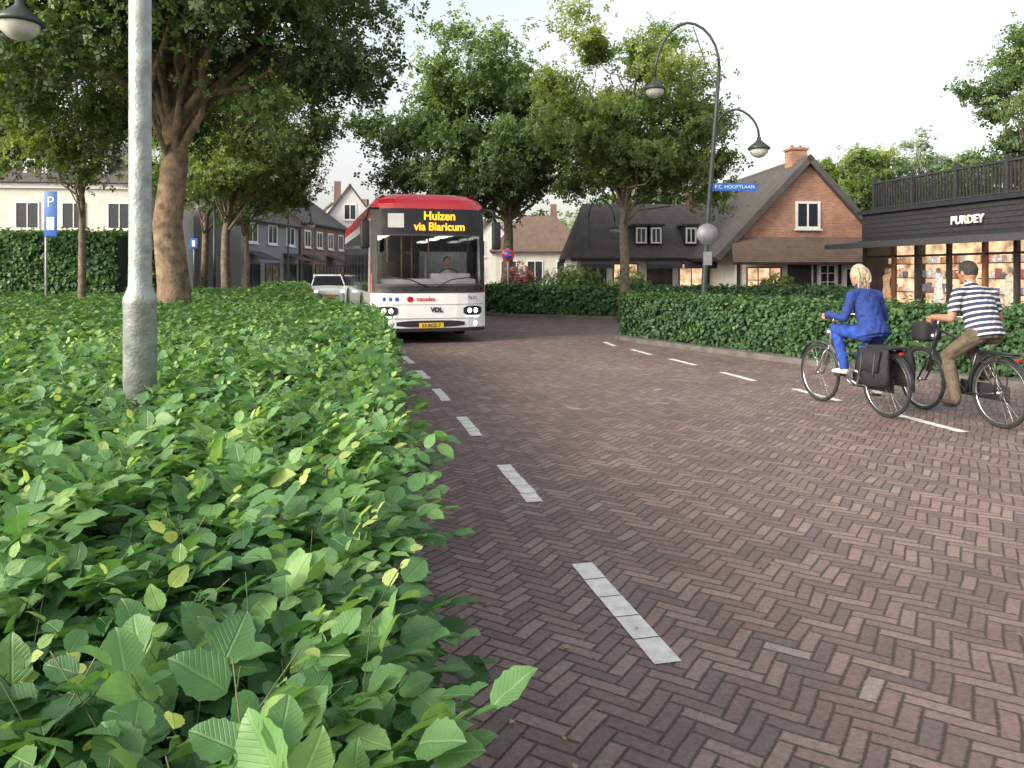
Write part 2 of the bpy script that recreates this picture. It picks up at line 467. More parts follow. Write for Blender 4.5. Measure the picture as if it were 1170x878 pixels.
def norm(a): return a / np.maximum(np.linalg.norm(a, axis=1, keepdims=True), 1e-9)
def scatter(name, T, pos, nrm, tan, scl, rnd, mat, parent=None):
    tv, tf, tu = T
    nrm = norm(nrm); tan = norm(tan - nrm * np.sum(tan * nrm, axis=1, keepdims=True))
    X = np.cross(tan, nrm)
    R = np.stack([X, tan, nrm], axis=-1)
    V = np.einsum('nij,kj->nki', R, tv) * scl[:, None, None] + pos[:, None, :]
    n, k = len(pos), len(tv); fk = tf.shape[1]
    F = (tf[None] + (np.arange(n) * k)[:, None, None]).reshape(-1)
    me = D.meshes.new(name)
    me.vertices.add(n * k); me.vertices.foreach_set('co', V.reshape(-1).astype(np.float32))
    me.loops.add(len(F)); me.loops.foreach_set('vertex_index', F.astype(np.int32))
    nf = len(F) // fk
    me.polygons.add(nf); me.polygons.foreach_set('loop_start', (np.arange(nf) * fk).astype(np.int32))
    me.update(calc_edges=True)
    at = me.attributes.new('rnd', 'FLOAT', 'POINT'); at.data.foreach_set('value', np.repeat(rnd, k).astype(np.float32))
    uvl = me.uv_layers.new(name='UVMap')
    UV = np.tile(tu[tf.reshape(-1)], (n, 1)); uvl.data.foreach_set('uv', UV.reshape(-1).astype(np.float32))
    me.materials.append(MATS[mat])
    o = D.objects.new(name, me); COL.objects.link(o)
    if parent: o.parent = parent
    return o
def rdir(n): return norm(rng.normal(size=(n, 3)))

def vnoise(x, y, s):
    return np.sin(x * 1.7 * s + 1.3) * np.sin(y * 1.3 * s + .7) * .5 + np.sin(x * 3.1 * s - y * 2.3 * s) * .3 + np.sin(y * 4.7 * s + x * 1.1 * s + 2) * .2

# ---------------------------------------------------------------- ground & road
EY = np.array([-4, 0, 1, 2.9, 4.9, 9.3, 12.3, 13.5, 15, 18, 23, 30, 36, 41, 50, 80])
EX = np.array([.7, -.02, -.19, -.47, -.8, -1.55, -2.2, -2.75, -3.55, -4.7, -6.05, -7.95, -9.75, -11.0, -12.0, -10.5])
def xe(y): return np.interp(y, EY, EX)

def sheet(name, poly, z, mat):
    me = D.meshes.new(name); me.from_pydata([(x, y, z) for x, y in poly], [], [list(range(len(poly)))])
    bm = bmesh.new(); bm.from_mesh(me); bmesh.ops.triangulate(bm, faces=bm.faces[:])
    for f in bm.faces:
        if f.normal.z < 0: f.normal_flip()
    bm.to_mesh(me); bm.free()
    me.materials.append(MATS[mat]); o = D.objects.new(name, me); COL.objects.link(o); return o
sheet('ground', [(-500, -300), (500, -300), (500, 700), (-500, 700)], 0, 'ground_mat')
left_edge = [(float(x), float(y)) for x, y in zip(EX, EY)]
island = [(12.5, 4.0), (10.0, 6.6), (8.35, 8.4), (6.85, 10.15), (5.85, 11.5), (4.9, 12.9), (3.55, 15.4), (2.75, 16.95), (2.4, 17.9), (2.45, 18.9), (2.9, 19.7), (4.2, 20.2), (11.5, 20.2)]
far_r = [(11.5, 24.3), (8, 24.4), (3.6, 25.0), (1., 26.1), (-.6, 27.0), (-1.6, 29.5), (-4.0, 40), (-4.4, 50), (-2, 80)]
sheet('road', left_edge + far_r[::-1] + island[::-1] + [(16, -4)], .004, 'road_bricks')

def off_poly(poly, d):
    out = []
    n = len(poly)
    for i in range(n):
        a = Vector(poly[max(i - 1, 0)]); b = Vector(poly[min(i + 1, n - 1)])
        t = (b - a).normalized(); out.append((poly[i][0] - t.y * d, poly[i][1] + t.x * d))
    return out
def ribbon(name, poly, o0, o1, z0, z1, mat, parent=None):
    a = off_poly(poly, o0); b = off_poly(poly, o1); n = len(poly)
    vs = [(x, y, z0) for x, y in a] + [(x, y, z0) for x, y in b] + [(x, y, z1) for x, y in a] + [(x, y, z1) for x, y in b]
    fs = []
    for i in range(n - 1):
        fs += [(2 * n + i, 2 * n + i + 1, 3 * n + i + 1, 3 * n + i), (i, i + 1, 2 * n + i + 1, 2 * n + i), (n + i, n + i + 1, 3 * n + i + 1, 3 * n + i)]
    fs += [(0, n, 3 * n, 2 * n), (n - 1, 2 * n - 1, 4 * n - 1, 3 * n - 1)]
    m = MB(); m.add(vs, fs, mat); return m.build(name, parent)
def slab(name, poly, z, mat):
    m = MB(); m.prism(poly, 'z', .0, z, mat); return m.build(name)
isl_in = off_poly(island, -.12)
slab('pavement', isl_in + [(30, 20.2), (30, 3.2)], .095, 'path_bricks')
fr_in = off_poly(far_r, -.12)
slab('pavement', fr_in + [(10, 80), (40, 60), (40, 24.3)], .115, 'path_bricks')
ribbon('kerb', island, 0, -.12, -.01, .1, 'kerb')
ribbon('kerb', far_r, 0, -.12, -.01, .125, 'kerb')
ribbon('kerb', left_edge, .02, .12, -.01, .07, 'kerb')
def course(name, w, gap, offs, blk=.2, y0=0, y1=30, z=.009, mat='gut'):
    m = MB(); y = y0
    while y < y1:
        for k, o in enumerate(offs):
            ya, yb = y + .1 * (k % 2), y + blk - gap + .1 * (k % 2)
            xa, xb = xe(ya), xe(yb)
            m.add([(xa + o, ya, z), (xa + o + w, ya, z), (xb + o + w, yb, z), (xb + o, yb, z)], [(0, 1, 2, 3)], mat)
        y += blk
    return m.build(name)
pmat('gut', (.17, .125, .11), .8, var=.4, scale=4, bump=.4)
course('gutter', .062, .008, (.01, .08), y0=-1, y1=34)

def dash(m, a, b, w=.115):
    a = Vector(a); b = Vector(b); t = (b - a); Ln = t.length; t.normalize(); nn = Vector((-t.y, t.x))
    k = 5; s = Ln / k
    for i in range(k):
        p = a + t * (i * s + .004); q = a + t * ((i + 1) * s - .004)
        j = random.uniform(-.005, .005)
        vs = [p + nn * (w / 2 + j), p - nn * (w / 2 - j), q - nn * (w / 2 - j), q + nn * (w / 2 + j)]
        m.add([(v.x, v.y, .0085) for v in vs], [(0, 1, 2, 3)], 'white_block')
m = MB()
for a, b in [((.62, 3.04), (.372, 4.09)), ((.16, 5.18), (-.07, 6.19)), ((-.33, 7.28), (-.545, 8.25)), ((-.79, 9.27), (-1.01, 10.24)), ((-1.22, 11.16), (-1.48, 12.16)), ((-1.7, 13.1), (-2.0, 14.2)),
             ((-2.25, 15.2), (-2.5, 16.2)), ((1.06, 1.0), (.84, 2.0)), ((-6.6, 36), (-7.0, 37)), ((-5.8, 33.5), (-6.1, 34.5))]:
    dash(m, a, b)
m.build('centre_line_marking')
m = MB()
for a, b in [((2.17, 16.2), (2.06, 17.2)), ((2.62, 14.5), (2.41, 15.5)), ((3.07, 12.85), (2.84, 13.8)), ((3.46, 10.98), (3.26, 11.95)), ((3.95, 9.27), (3.75, 10.24)), ((4.38, 7.45), (4.18, 8.4)), ((4.85, 5.6), (4.62, 6.6)), ((5.3, 3.7), (5.05, 4.7)), ]:
    dash(m, a, b, .11)
m.build('lane_line_marking')
n = 520
y = rng.uniform(1.5, 24, n); k = rng.random(n)
x = np.where(k < .55, xe(y) + .1 + rng.exponential(.25, n), xe(y) + rng.uniform(.3, 7.5, n))
ok = x < np.interp(y, [4, 8.4, 10.2, 12.9, 17, 24], [12, 8.2, 6.6, 4.7, 2.5, 2.5])
P = np.stack([x, y, np.full(n, .014)], 1)[ok]; n = len(P)
scatter('fallen_leaves', T_Q, P, rdir(n) * .25 + np.array([0, 0, 1.]), rdir(n), rng.uniform(.012, .045, n), rng.random(n), 'dry_leaf')

# ---------------------------------------------------------------- left hedge bed
def xl(y):
    y = np.asarray(y, float)
    base = np.maximum(-.8 * y - 1.5, -13.5)
    far = xe(y) - 1.8
    t = np.clip((y - 23) / 4, 0, 1)
    return base * (1 - t) + far * t
HL = Thing('beech_hedge')
m = MB()
ys = np.concatenate([np.arange(-2, 8, .5), np.arange(8, 42, .75)])
vs = []; fs = []
for y in ys:
    a = float(xl(max(y, 0))); b = float(xe(y)) - .14
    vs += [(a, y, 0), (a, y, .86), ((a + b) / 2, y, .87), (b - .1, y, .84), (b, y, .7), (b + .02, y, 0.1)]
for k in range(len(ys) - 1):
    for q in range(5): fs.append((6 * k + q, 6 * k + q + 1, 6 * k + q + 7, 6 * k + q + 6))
m.add(vs, fs, 'hedge_core'); m.build('shade_filler', HL.e)  # added dark volume under the leaves, blocks light and closes gaps

def shoots(base, sdir, L, nl, size, rnd0, young):
    S = len(base); up = np.array([0, 0, 1.])
    sd = norm(sdir)
    side = norm(np.cross(sd, up + rng.normal(size=(S, 3)) * .25))
    nn = norm(np.cross(side, sd))
    nn = np.where(nn[:, 2:3] < 0, -nn, nn)
    P = []; Nn = []; Tn = []; Sc = []; Rn = []
    for k in range(nl):
        t = (k + .6) / nl
        p = base + sd * (L * t)[:, None]
        sg = 1 if k % 2 else -1
        tn = sd * (.45 + .5 * t) + side * sg * (1.1 - .8 * t) + rng.normal(size=(S, 3)) * .16
        if k == nl - 1: tn = sd + rng.normal(size=(S, 3)) * .15
        n2 = nn + rng.normal(size=(S, 3)) * .34 + up * .3
        P.append(p); Nn.append(n2); Tn.append(tn)
        Sc.append(size * rng.uniform(.6, 1.25, S) * (1.05 - .35 * abs(t - .5)) * np.where(young & (t > .45), .5, 1))
        Rn.append(np.clip(rnd0 + rng.normal(size=S) * .09 + np.where(young, .3 * (t > .45) * t, .08 * t), 0, 1))
    return [np.concatenate(a) for a in (P, Nn, Tn, Sc, Rn)]
S = 6200
y = rng.uniform(.25, 6.8, S)
x = xl(y) + (xe(y) - xl(y)) * rng.uniform(0, 1, S) ** .8
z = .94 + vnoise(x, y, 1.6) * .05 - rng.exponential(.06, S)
base = np.stack([x, y, z], 1)
edge = np.clip(1 - (xe(y) - x) / .35, 0, 1)
az = rng.uniform(0, 2 * math.pi, S); el = np.radians(rng.uniform(2, 46, S))
sd = np.stack([np.cos(az) * np.cos(el) + edge * .8, np.sin(az) * np.cos(el), np.sin(el) - edge * .25], 1)
young = rng.random(S) < .12
sd[young, 2] += 1.1
L = rng.uniform(.11, .24, S)
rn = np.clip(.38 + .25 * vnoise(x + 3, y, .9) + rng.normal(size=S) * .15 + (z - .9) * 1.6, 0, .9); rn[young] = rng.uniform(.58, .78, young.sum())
A1 = shoots(base, sd, L, 7, .066, rn, young)
stem1 = (base, sd, L)
S2 = 2100
y = rng.uniform(-.2, 7, S2); z = rng.uniform(.12, .95, S2) ** .8; x = xe(y) - .16 + rng.uniform(-.05, .06, S2) - .05 * (1 - z)
base = np.stack([x, y, z], 1)
az = rng.normal(0, .8, S2); el = np.radians(rng.uniform(-15, 45, S2))
sd = np.stack([np.cos(az) * np.cos(el), np.sin(az) * np.cos(el), np.sin(el)], 1)
L2 = rng.uniform(.08, .2, S2)
A2 = shoots(base, sd, L2, 6, .064, np.clip(.33 + rng.normal(size=S2) * .15 + .25 * z, 0, .9), rng.random(S2) < .05)
A = [np.concatenate([a, b]) for a, b in zip(A1, A2)]
keep = ~((A[0][:, 1] < .42) & (A[0][:, 2] > 1.08)) & (np.hypot(A[0][:, 0] + 1.74, A[0][:, 1] - 3.6) > .1)
A = [a[keep] for a in A]
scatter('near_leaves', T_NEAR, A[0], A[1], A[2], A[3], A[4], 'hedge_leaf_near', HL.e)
sv = [(math.cos(2 * math.pi * k / 3) * .0065, math.sin(2 * math.pi * k / 3) * .0065) for k in range(3)]
TS = (np.array([(p[0], t, p[1]) for t in (0, 1.) for p in sv]), np.array([(0, 1, 4, 3), (1, 2, 5, 4), (2, 0, 3, 5)]), np.zeros((6, 2)))
bb = np.concatenate([stem1[0], base]); dd = np.concatenate([stem1[1], sd]); LL = np.concatenate([stem1[2], L2])
scatter('twigs', TS, bb, rdir(len(bb)), dd, LL * .8, np.zeros(len(bb)), 'twig', HL.e)
n = 95000
y = 6.3 + (41 - 6.3) * rng.random(n) ** 1.5
x = xl(y) + (xe(y) + .02 - xl(y)) * rng.random(n)
z = .95 + vnoise(x, y, 1.3) * .05 + vnoise(x, y, 5.) * .035 - rng.exponential(.05, n) + .03 + (rng.random(n) < .03) * rng.uniform(0, .14, n)
nr = rdir(n) * .7 + np.array([0, 0, 1.])
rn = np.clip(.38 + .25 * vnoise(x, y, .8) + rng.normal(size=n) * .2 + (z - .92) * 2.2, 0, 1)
scatter('top_leaves', T_Q, np.stack([x, y, z], 1), nr, rdir(n), np.clip(.07 + .0035 * (y - 6), .07, .16) * rng.uniform(.6, 1.2, n), rn, 'hedge_leaf', HL.e)
n = 28000
y = 6.3 + (41 - 6.3) * rng.random(n) ** 1.5
z = rng.uniform(.05, 1.0, n); x = xe(y) - .04 + rng.normal(size=n) * .05
nr = rdir(n) * .7 + np.array([.9, .3, .5]); rn = np.clip(.3 + rng.normal(size=n) * .18 + .2 * z, 0, 1)
scatter('side_leaves', T_Q, np.stack([x, y, z], 1), nr, rdir(n), np.clip(.075 + .003 * (y - 6), .07, .15) * rng.uniform(.7, 1.2, n), rn, 'hedge_leaf', HL.e)

def hedge(name, poly, width, height, n, size, mat, z0=.1):
    H = Thing(name)
    P = np.array(poly, float); seg = np.linalg.norm(np.diff(P, axis=0), axis=1); cs = np.concatenate([[0], np.cumsum(seg)])
    def at(s, o):
        x = np.interp(s, cs, P[:, 0]); y = np.interp(s, cs, P[:, 1])
        e = .3
        dx = np.interp(s + e, cs, P[:, 0]) - np.interp(s - e, cs, P[:, 0]); dy = np.interp(s + e, cs, P[:, 1]) - np.interp(s - e, cs, P[:, 1])
        l = np.hypot(dx, dy) + 1e-9
        return x - dy / l * o, y + dx / l * o, -dy / l, dx / l
    ribbon('shade_filler', poly, .1, width - .1, z0, height - .1, 'hedge_core', H.e)  # dark block added inside the leaf shell to stop light passing through
    s = rng.uniform(0, cs[-1], n)
    tot = width + 1.2 * height * 2
    w = rng.uniform(0, tot, n)
    face = np.where(w < width, 0, np.where(w < width + 1.2 * height, 1, 2))
    o = np.where(face == 0, w, np.where(face == 1, .03, width - .03)) + rng.normal(size=n) * .045
    x, y, nx, ny = at(s, o)
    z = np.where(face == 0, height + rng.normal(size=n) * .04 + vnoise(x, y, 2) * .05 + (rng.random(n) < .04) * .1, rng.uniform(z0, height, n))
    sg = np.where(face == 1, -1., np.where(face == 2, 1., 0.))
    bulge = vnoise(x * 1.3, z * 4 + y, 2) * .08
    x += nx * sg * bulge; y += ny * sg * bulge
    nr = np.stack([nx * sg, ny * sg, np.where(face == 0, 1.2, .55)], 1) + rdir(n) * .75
    rn = np.clip(.36 + .2 * vnoise(x, y + z * 3, 2) + rng.normal(size=n) * .2 + np.where(face == 0, .3, 0), 0, 1)  # random tone, plus a paler top face
    scatter('leaves', T_Q, np.stack([x, y, z], 1), nr, rdir(n), size * rng.uniform(.6, 1.25, n), rn, mat, H.e)
    return H
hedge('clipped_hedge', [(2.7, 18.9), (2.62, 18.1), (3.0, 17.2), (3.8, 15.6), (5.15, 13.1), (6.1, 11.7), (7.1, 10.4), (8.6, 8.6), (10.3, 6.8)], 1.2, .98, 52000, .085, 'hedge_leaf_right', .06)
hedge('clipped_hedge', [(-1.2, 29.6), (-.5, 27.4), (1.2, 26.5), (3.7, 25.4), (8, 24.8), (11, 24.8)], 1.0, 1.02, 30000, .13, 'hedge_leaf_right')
hedge('clipped_hedge', [(-17, 20.5), (-10.6, 20.5)], 1.2, 2.6, 22000, .12, 'hedge_leaf')
hedge('clipped_hedge', [(-14.5, 27), (-12.6, 27)], 2.0, 2.9, 12000, .14, 'tree_leaf')

# ---------------------------------------------------------------- trees
def tree(name, x, y, tr, fork, cc, cr, ncl, nlv, lsize, mat, bark='bark', seed=1, lean=(0, 0), clr=(.6, 1.1), T=T_S, extra=()):
    r = np.random.default_rng(seed)
    Tn = Thing(name, (x, y, 0)); tm = Tn.p('trunk_and_limbs')
    cc = np.array(cc, float) - np.array([x, y, 0.])
    cr = np.array(cr, float)
    C = []
    while len(C) < ncl:
        p = r.normal(size=3); p /= np.linalg.norm(p); rad = r.uniform(.2, 1) ** .5
        q = p * rad * (1 + .14 * r.normal())
        if q[2] < -.8: continue
        C.append(cc + q * cr)
    for e in extra: C.append(np.array(e, float) - np.array([x, y, 0.]))
    C = np.array(C); ncl = len(C)
    top = np.array([cc[0] * .6 + lean[0], cc[1] * .6 + lean[1], cc[2] + cr[2] * .45])
    nT = 9; tp = []; tq = []
    for k in range(nT):
        t = k / (nT - 1)
        p = np.array([0, 0, -.05]) * (1 - t) + top * t
        f = np.clip((p[2] - fork) / max(top[2] - fork, .1), 0, 1)
        p = np.array([top[0] * f, top[1] * f, p[2]]) + np.array([lean[0] * t * .3, 0, 0])
        p[:2] += r.normal(size=2) * tr * .18 * (k > 0)
        tp.append(p); tq.append(tr * (1.35 if k == 0 else (1 - .8 * t ** 1.1)))
    tm.tube(tp, tq, bark, 10)
    for c in C[::max(1, ncl // 40)]:
        h = fork + (top[2] - fork) * r.uniform(0, .85) * np.clip((c[2] - fork) / max(top[2] - fork, .1), .05, 1)
        f = np.clip((h - fork) / max(top[2] - fork, .1), 0, 1)
        st = np.array([top[0] * f, top[1] * f, h])
        rb = tr * (1 - .75 * (h / top[2])) * r.uniform(.25, .42)
        pts = []; rr = []
        for k in range(6):
            t = k / 5
            p = st * (1 - t) + c * t; p[2] += math.sin(t * math.pi) * np.linalg.norm(c - st) * .1
            p += r.normal(size=3) * .07 * np.linalg.norm(c - st) * math.sin(t * math.pi)
            pts.append(p); rr.append(rb * (1 - .88 * t))
        tm.tube(pts, rr, bark, 6, cap=False)
    per = r.dirichlet(np.ones(ncl) * 7) * nlv; P = []; Rn = []
    szc = cr.mean() / (ncl ** (1 / 3.)) * 1.25
    for c, k in zip(C, per):
        k = int(k); d = r.normal(size=(k, 3)); d /= np.linalg.norm(d, axis=1, keepdims=True)
        rad = r.random(k) ** .6 * (1 + .25 * r.normal(size=k))
        q = d * rad[:, None] * np.array([1.15, 1.15, .66]) * szc * r.uniform(*clr)
        q += np.sin(q[:, [1, 2, 0]] * 7 / szc + r.uniform(0, 6, 3)) * .2 * szc
        q += np.sin(q[:, [2, 0, 1]] * 17 / szc + r.uniform(0, 6, 3)) * .07 * szc
        P.append(c + q)
        Rn.append(np.clip(.38 + r.normal() * .17 + .3 * q[:, 2] / szc + .14 * r.normal(size=k) + .16 * (c[2] - cc[2]) / cr[2], 0, 1))  # random tone, plus paler towards the top of each clump and crown
    P = np.concatenate(P); Rn = np.concatenate(Rn)
    n = len(P); nr = norm(P - cc) * .5 + rdir(n) * .9 + np.array([0, 0, .5])
    Tn.done()
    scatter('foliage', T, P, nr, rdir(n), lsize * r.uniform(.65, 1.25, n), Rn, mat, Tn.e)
    return Tn

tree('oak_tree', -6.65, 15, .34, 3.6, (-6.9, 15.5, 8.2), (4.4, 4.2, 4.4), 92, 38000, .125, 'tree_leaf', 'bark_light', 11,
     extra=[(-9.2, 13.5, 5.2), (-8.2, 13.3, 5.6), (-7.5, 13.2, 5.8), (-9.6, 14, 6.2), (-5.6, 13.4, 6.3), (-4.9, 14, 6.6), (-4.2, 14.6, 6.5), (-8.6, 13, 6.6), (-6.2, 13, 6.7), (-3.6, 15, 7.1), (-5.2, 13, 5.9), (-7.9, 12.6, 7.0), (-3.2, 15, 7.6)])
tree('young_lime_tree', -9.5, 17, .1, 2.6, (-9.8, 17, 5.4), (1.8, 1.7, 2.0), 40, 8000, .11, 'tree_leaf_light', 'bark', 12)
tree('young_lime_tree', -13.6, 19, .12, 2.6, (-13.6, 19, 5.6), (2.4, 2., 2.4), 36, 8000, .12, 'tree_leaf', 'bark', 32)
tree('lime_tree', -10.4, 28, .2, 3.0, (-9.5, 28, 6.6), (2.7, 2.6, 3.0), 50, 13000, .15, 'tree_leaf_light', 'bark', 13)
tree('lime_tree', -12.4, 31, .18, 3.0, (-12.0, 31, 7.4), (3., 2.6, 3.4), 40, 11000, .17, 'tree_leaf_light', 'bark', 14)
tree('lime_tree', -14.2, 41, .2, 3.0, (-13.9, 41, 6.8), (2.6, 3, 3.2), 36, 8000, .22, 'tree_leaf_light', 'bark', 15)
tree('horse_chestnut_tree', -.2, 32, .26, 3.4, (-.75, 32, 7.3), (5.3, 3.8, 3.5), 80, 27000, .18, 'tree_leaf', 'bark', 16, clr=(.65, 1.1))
tree('plane_tree', 3.5, 24, .18, 3.0, (4.15, 24.3, 6.5), (3.1, 2.8, 3.3), 66, 18500, .145, 'tree_leaf_light', 'bark', 17, clr=(.55, 1.05))
tree('ash_tree', 24, 36, .25, 4, (24.3, 36, 9.4), (2.3, 3, 3.4), 40, 7000, .2, 'tree_leaf', 'bark', 18)
tree('maple_tree', 25.5, 58, .3, 3, (25.5, 58, 8.1), (3.4, 3.2, 2.8), 34, 7500, .3, 'tree_leaf_light', 'bark', 19)
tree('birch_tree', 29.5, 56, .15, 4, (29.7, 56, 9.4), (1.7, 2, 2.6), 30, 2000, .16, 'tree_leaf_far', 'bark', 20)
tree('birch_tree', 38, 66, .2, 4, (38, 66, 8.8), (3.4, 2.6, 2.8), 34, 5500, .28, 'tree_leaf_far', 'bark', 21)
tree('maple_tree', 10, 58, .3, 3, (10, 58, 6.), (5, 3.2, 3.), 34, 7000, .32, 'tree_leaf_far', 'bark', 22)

ncl = 150
cx = rng.uniform(-110, 120, ncl); cy = rng.uniform(95, 130, ncl); cz = rng.uniform(2, 6, ncl)
k = 320; P = np.repeat(np.stack([cx, cy, cz], 1), k, 0) + rdir(ncl * k) * np.array([5.5, 4, 4.]) * (rng.random((ncl * k, 1)) ** .5)
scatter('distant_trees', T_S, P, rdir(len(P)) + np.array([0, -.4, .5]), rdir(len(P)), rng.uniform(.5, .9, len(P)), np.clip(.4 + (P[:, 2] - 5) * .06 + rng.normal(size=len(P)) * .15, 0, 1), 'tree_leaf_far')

def shrub(name, c, r, n, size, mat):
    d = rdir(n) * (rng.random((n, 1)) ** .35) * np.array(r)
    d *= (1 + .25 * vnoise(d[:, 0] * 3, d[:, 2] * 3 + d[:, 1], 2))[:, None]
    P = np.array(c) + d
    P[:, 2] = np.maximum(P[:, 2], .1)
    scatter(name, T_S, P, d + rdir(n) * .6, rdir(n), size * rng.uniform(.7, 1.2, n), np.clip(.4 + rng.normal(size=n) * .2 + .3 * d[:, 2] / r[2], 0, 1), mat)
shrub('flowering_shrub', (.3, 29.5, 1.0), (.7, .6, .9), 1500, .09, 'flower_leaf')
shrub('shrub', (2.4, 31, .9), (1.4, .8, .95), 2200, .12, 'tree_leaf')
shrub('shrub', (4.6, 30, .8), (.8, .7, .9), 1400, .12, 'tree_leaf_light')
shrub('shrub', (10.2, 29.5, .7), (.9, .6, .8), 1500, .12, 'tree_leaf_light')
shrub('shrub', (-15.5, 30, 1.6), (2.2, 1.2, 1.5), 3500, .16, 'tree_leaf')

# ---------------------------------------------------------------- buildings
def window(T, x, z, w, h, y, frame='white_paint', glass='window_glass', t=.06, mull=1, bars=0, back='shop_dim', sill=True):
    f = T.p('window_frames'); g = T.p('window_panes')
    x0, x1, z0, z1 = x - w / 2, x + w / 2, z - h / 2, z + h / 2
    f.box(x0, x0 + t, y - .05, y + .04, z0, z1, frame); f.box(x1 - t, x1, y - .05, y + .04, z0, z1, frame)
    f.box(x0 + t, x1 - t, y - .05, y + .04, z1 - t, z1, frame); f.box(x0 + t, x1 - t, y - .05, y + .04, z0, z0 + t, frame)
    for k in range(mull):
        xm = x0 + (x1 - x0) * (k + 1) / (mull + 1); f.box(xm - t * .35, xm + t * .35, y - .04, y + .03, z0 + t, z1 - t, frame)
    for k in range(bars):
        zm = z0 + (z1 - z0) * (k + 1) / (bars + 1); f.box(x0 + t, x1 - t, y - .035, y + .025, zm - t * .3, zm + t * .3, frame)
    g.box(x0 + t * .5, x1 - t * .5, y - .018, y - .008, z0 + t * .5, z1 - t * .5, glass)
    g.box(x0 + t * .5, x1 - t * .5, y - .003, y + .003, z0 + t * .5, z1 - t * .5, back)
    if sill: f.box(x0 - .06, x1 + .06, y - .12, y - .052, z0 - .07, z0 - .002, frame)

def slope(T, pts, th, mat, part='roof'):
    p = [Vector(q) for q in pts]; n = (p[1] - p[0]).cross(p[2] - p[0]).normalized()
    if n.z < 0: n = -n
    T.p(part).add([tuple(q) for q in p] + [tuple(q - n * th) for q in p], [(0, 1, 2, 3), (7, 6, 5, 4), (0, 1, 5, 4), (1, 2, 6, 5), (2, 3, 7, 6), (3, 0, 4, 7)], mat)

H = Thing('brick_house', (12.2, 32, 0), math.radians(3))
w = H.p('walls')
w.prism([(-2.75, 2.2), (-2.75, 3.25), (0.1, 6.15), (2.75, 3.4), (2.75, 2.2)], 'y', 0, .3, 'red_brick')
w.prism([(-2.75, .1), (-2.75, 3.2), (0.1, 6.0), (2.75, 3.3), (2.75, .1)], 'y', 8.7, 9, 'red_brick')
w.box(-2.9, 2.9, .02, .3, .1, 2.2, 'white_wall')
w.box(-2.72, -2.45, .3, 8.7, .1, 3.1, 'white_wall'); w.box(2.45, 2.72, .3, 8.7, .1, 3.2, 'red_brick')
for xx in (-2.9, -.75, .35, 1.4, 2.78): H.p('timber_posts').box(xx, xx + .13, -.03, .015, .1, 2.05, 'dark_wood')
slope(H, [(.1, -.3, 6.45), (.1, 9.3, 6.45), (-3.9, 9.3, 2.2), (-3.9, -.3, 2.2)], .24, 'thatch')
slope(H, [(.1, -.3, 6.45), (.1, 9.3, 6.45), (3.3, 9.3, 2.95), (3.3, -.3, 2.95)], .24, 'thatch')
slope(H, [(-3.1, .0, 3.05), (3.2, .0, 3.05), (3.4, -1.1, 1.98), (-3.4, -1.1, 1.98)], .14, 'brown_roof', 'pent_roof')
w.box(-.25, .45, .8, 1.5, 5.7, 6.8, 'red_brick'); w.box(-.31, .51, .74, 1.56, 6.8, 6.9, 'red_brick')
for q in (-.08, .28): w.lathe([(.09, 0), (.07, .14), (0, .14)], (q, 1.15, 6.9), 'chimney_pot', 10)
window(H, 0.1, 3.95, 1.05, 1.15, 0, mull=1, bars=0, t=.1)
window(H, -1.75, 1.25, 1.5, 1.1, 0.02, frame='brown_wood', glass='shop_glass', back='shop_glow', mull=2, bars=1)
window(H, .95, 1.35, .7, 1.1, 0.02, mull=1, bars=2)
window(H, 2.1, 1.3, .8, .9, 0.02, mull=1)
H.p('door').box(-.6, .25, -.02, .01, .1, 1.95, 'dark_wood')
H.done()

H = Thing('thatched_shop_row', (6.8, 36, 0), math.radians(2))
w = H.p('walls')
w.box(-3.8, 3.6, .0, 5, .1, 2.35, 'white_wall')
slope(H, [(-4.1, -.5, 2.25), (3.9, -.5, 2.25), (3.9, 2.6, 5.0), (-3.2, 2.6, 5.0)], .22, 'thatch')
slope(H, [(-4.1, 5.6, 2.25), (3.9, 5.6, 2.25), (3.9, 2.6, 5.0), (-3.2, 2.6, 5.0)], .22, 'thatch')
slope(H, [(-4.1, -.5, 2.25), (-3.2, 2.6, 5.0), (-3.2, 2.6, 5.0), (-4.1, 5.6, 2.25)], .1, 'thatch')
for xx in (-.75, -.05, 1.6):
    d = H.p('dormers'); d.box(xx - .3, xx + .3, .05, 1.6, 2.9, 3.75, 'dark_wood')
    d.box(xx - .4, xx + .4, -.05, 1.8, 3.75, 3.85, 'dark_wood')
    window(H, xx, 3.3, .5, .75, .05, mull=1, t=.07, sill=False)
for k, xx in enumerate((-3.0, -1.5, .1, 1.6, 2.9)):
    window(H, xx, 1.15, 1.2, 1.7, 0, frame='dark_wood', glass='shop_glass', back='shop_glow' if k in (1, 3) else 'shop_dim', mull=1, sill=False)
aw = H.p('awnings')
for (a, b) in ((-3.7, -2.2), (-.7, .9), (1.0, 3.5)):
    slope(H, [(a, -.03, 2.2), (b, -.03, 2.2), (b, -1.1, 1.95), (a, -1.1, 1.95)], .04, 'awning', 'awnings')
    aw.box(a, b, -1.12, -1.1, 1.75, 1.95, 'awning')
w.box(1.9, 2.3, 2.3, 2.9, 4.6, 5.6, 'brown_brick')
H.done()

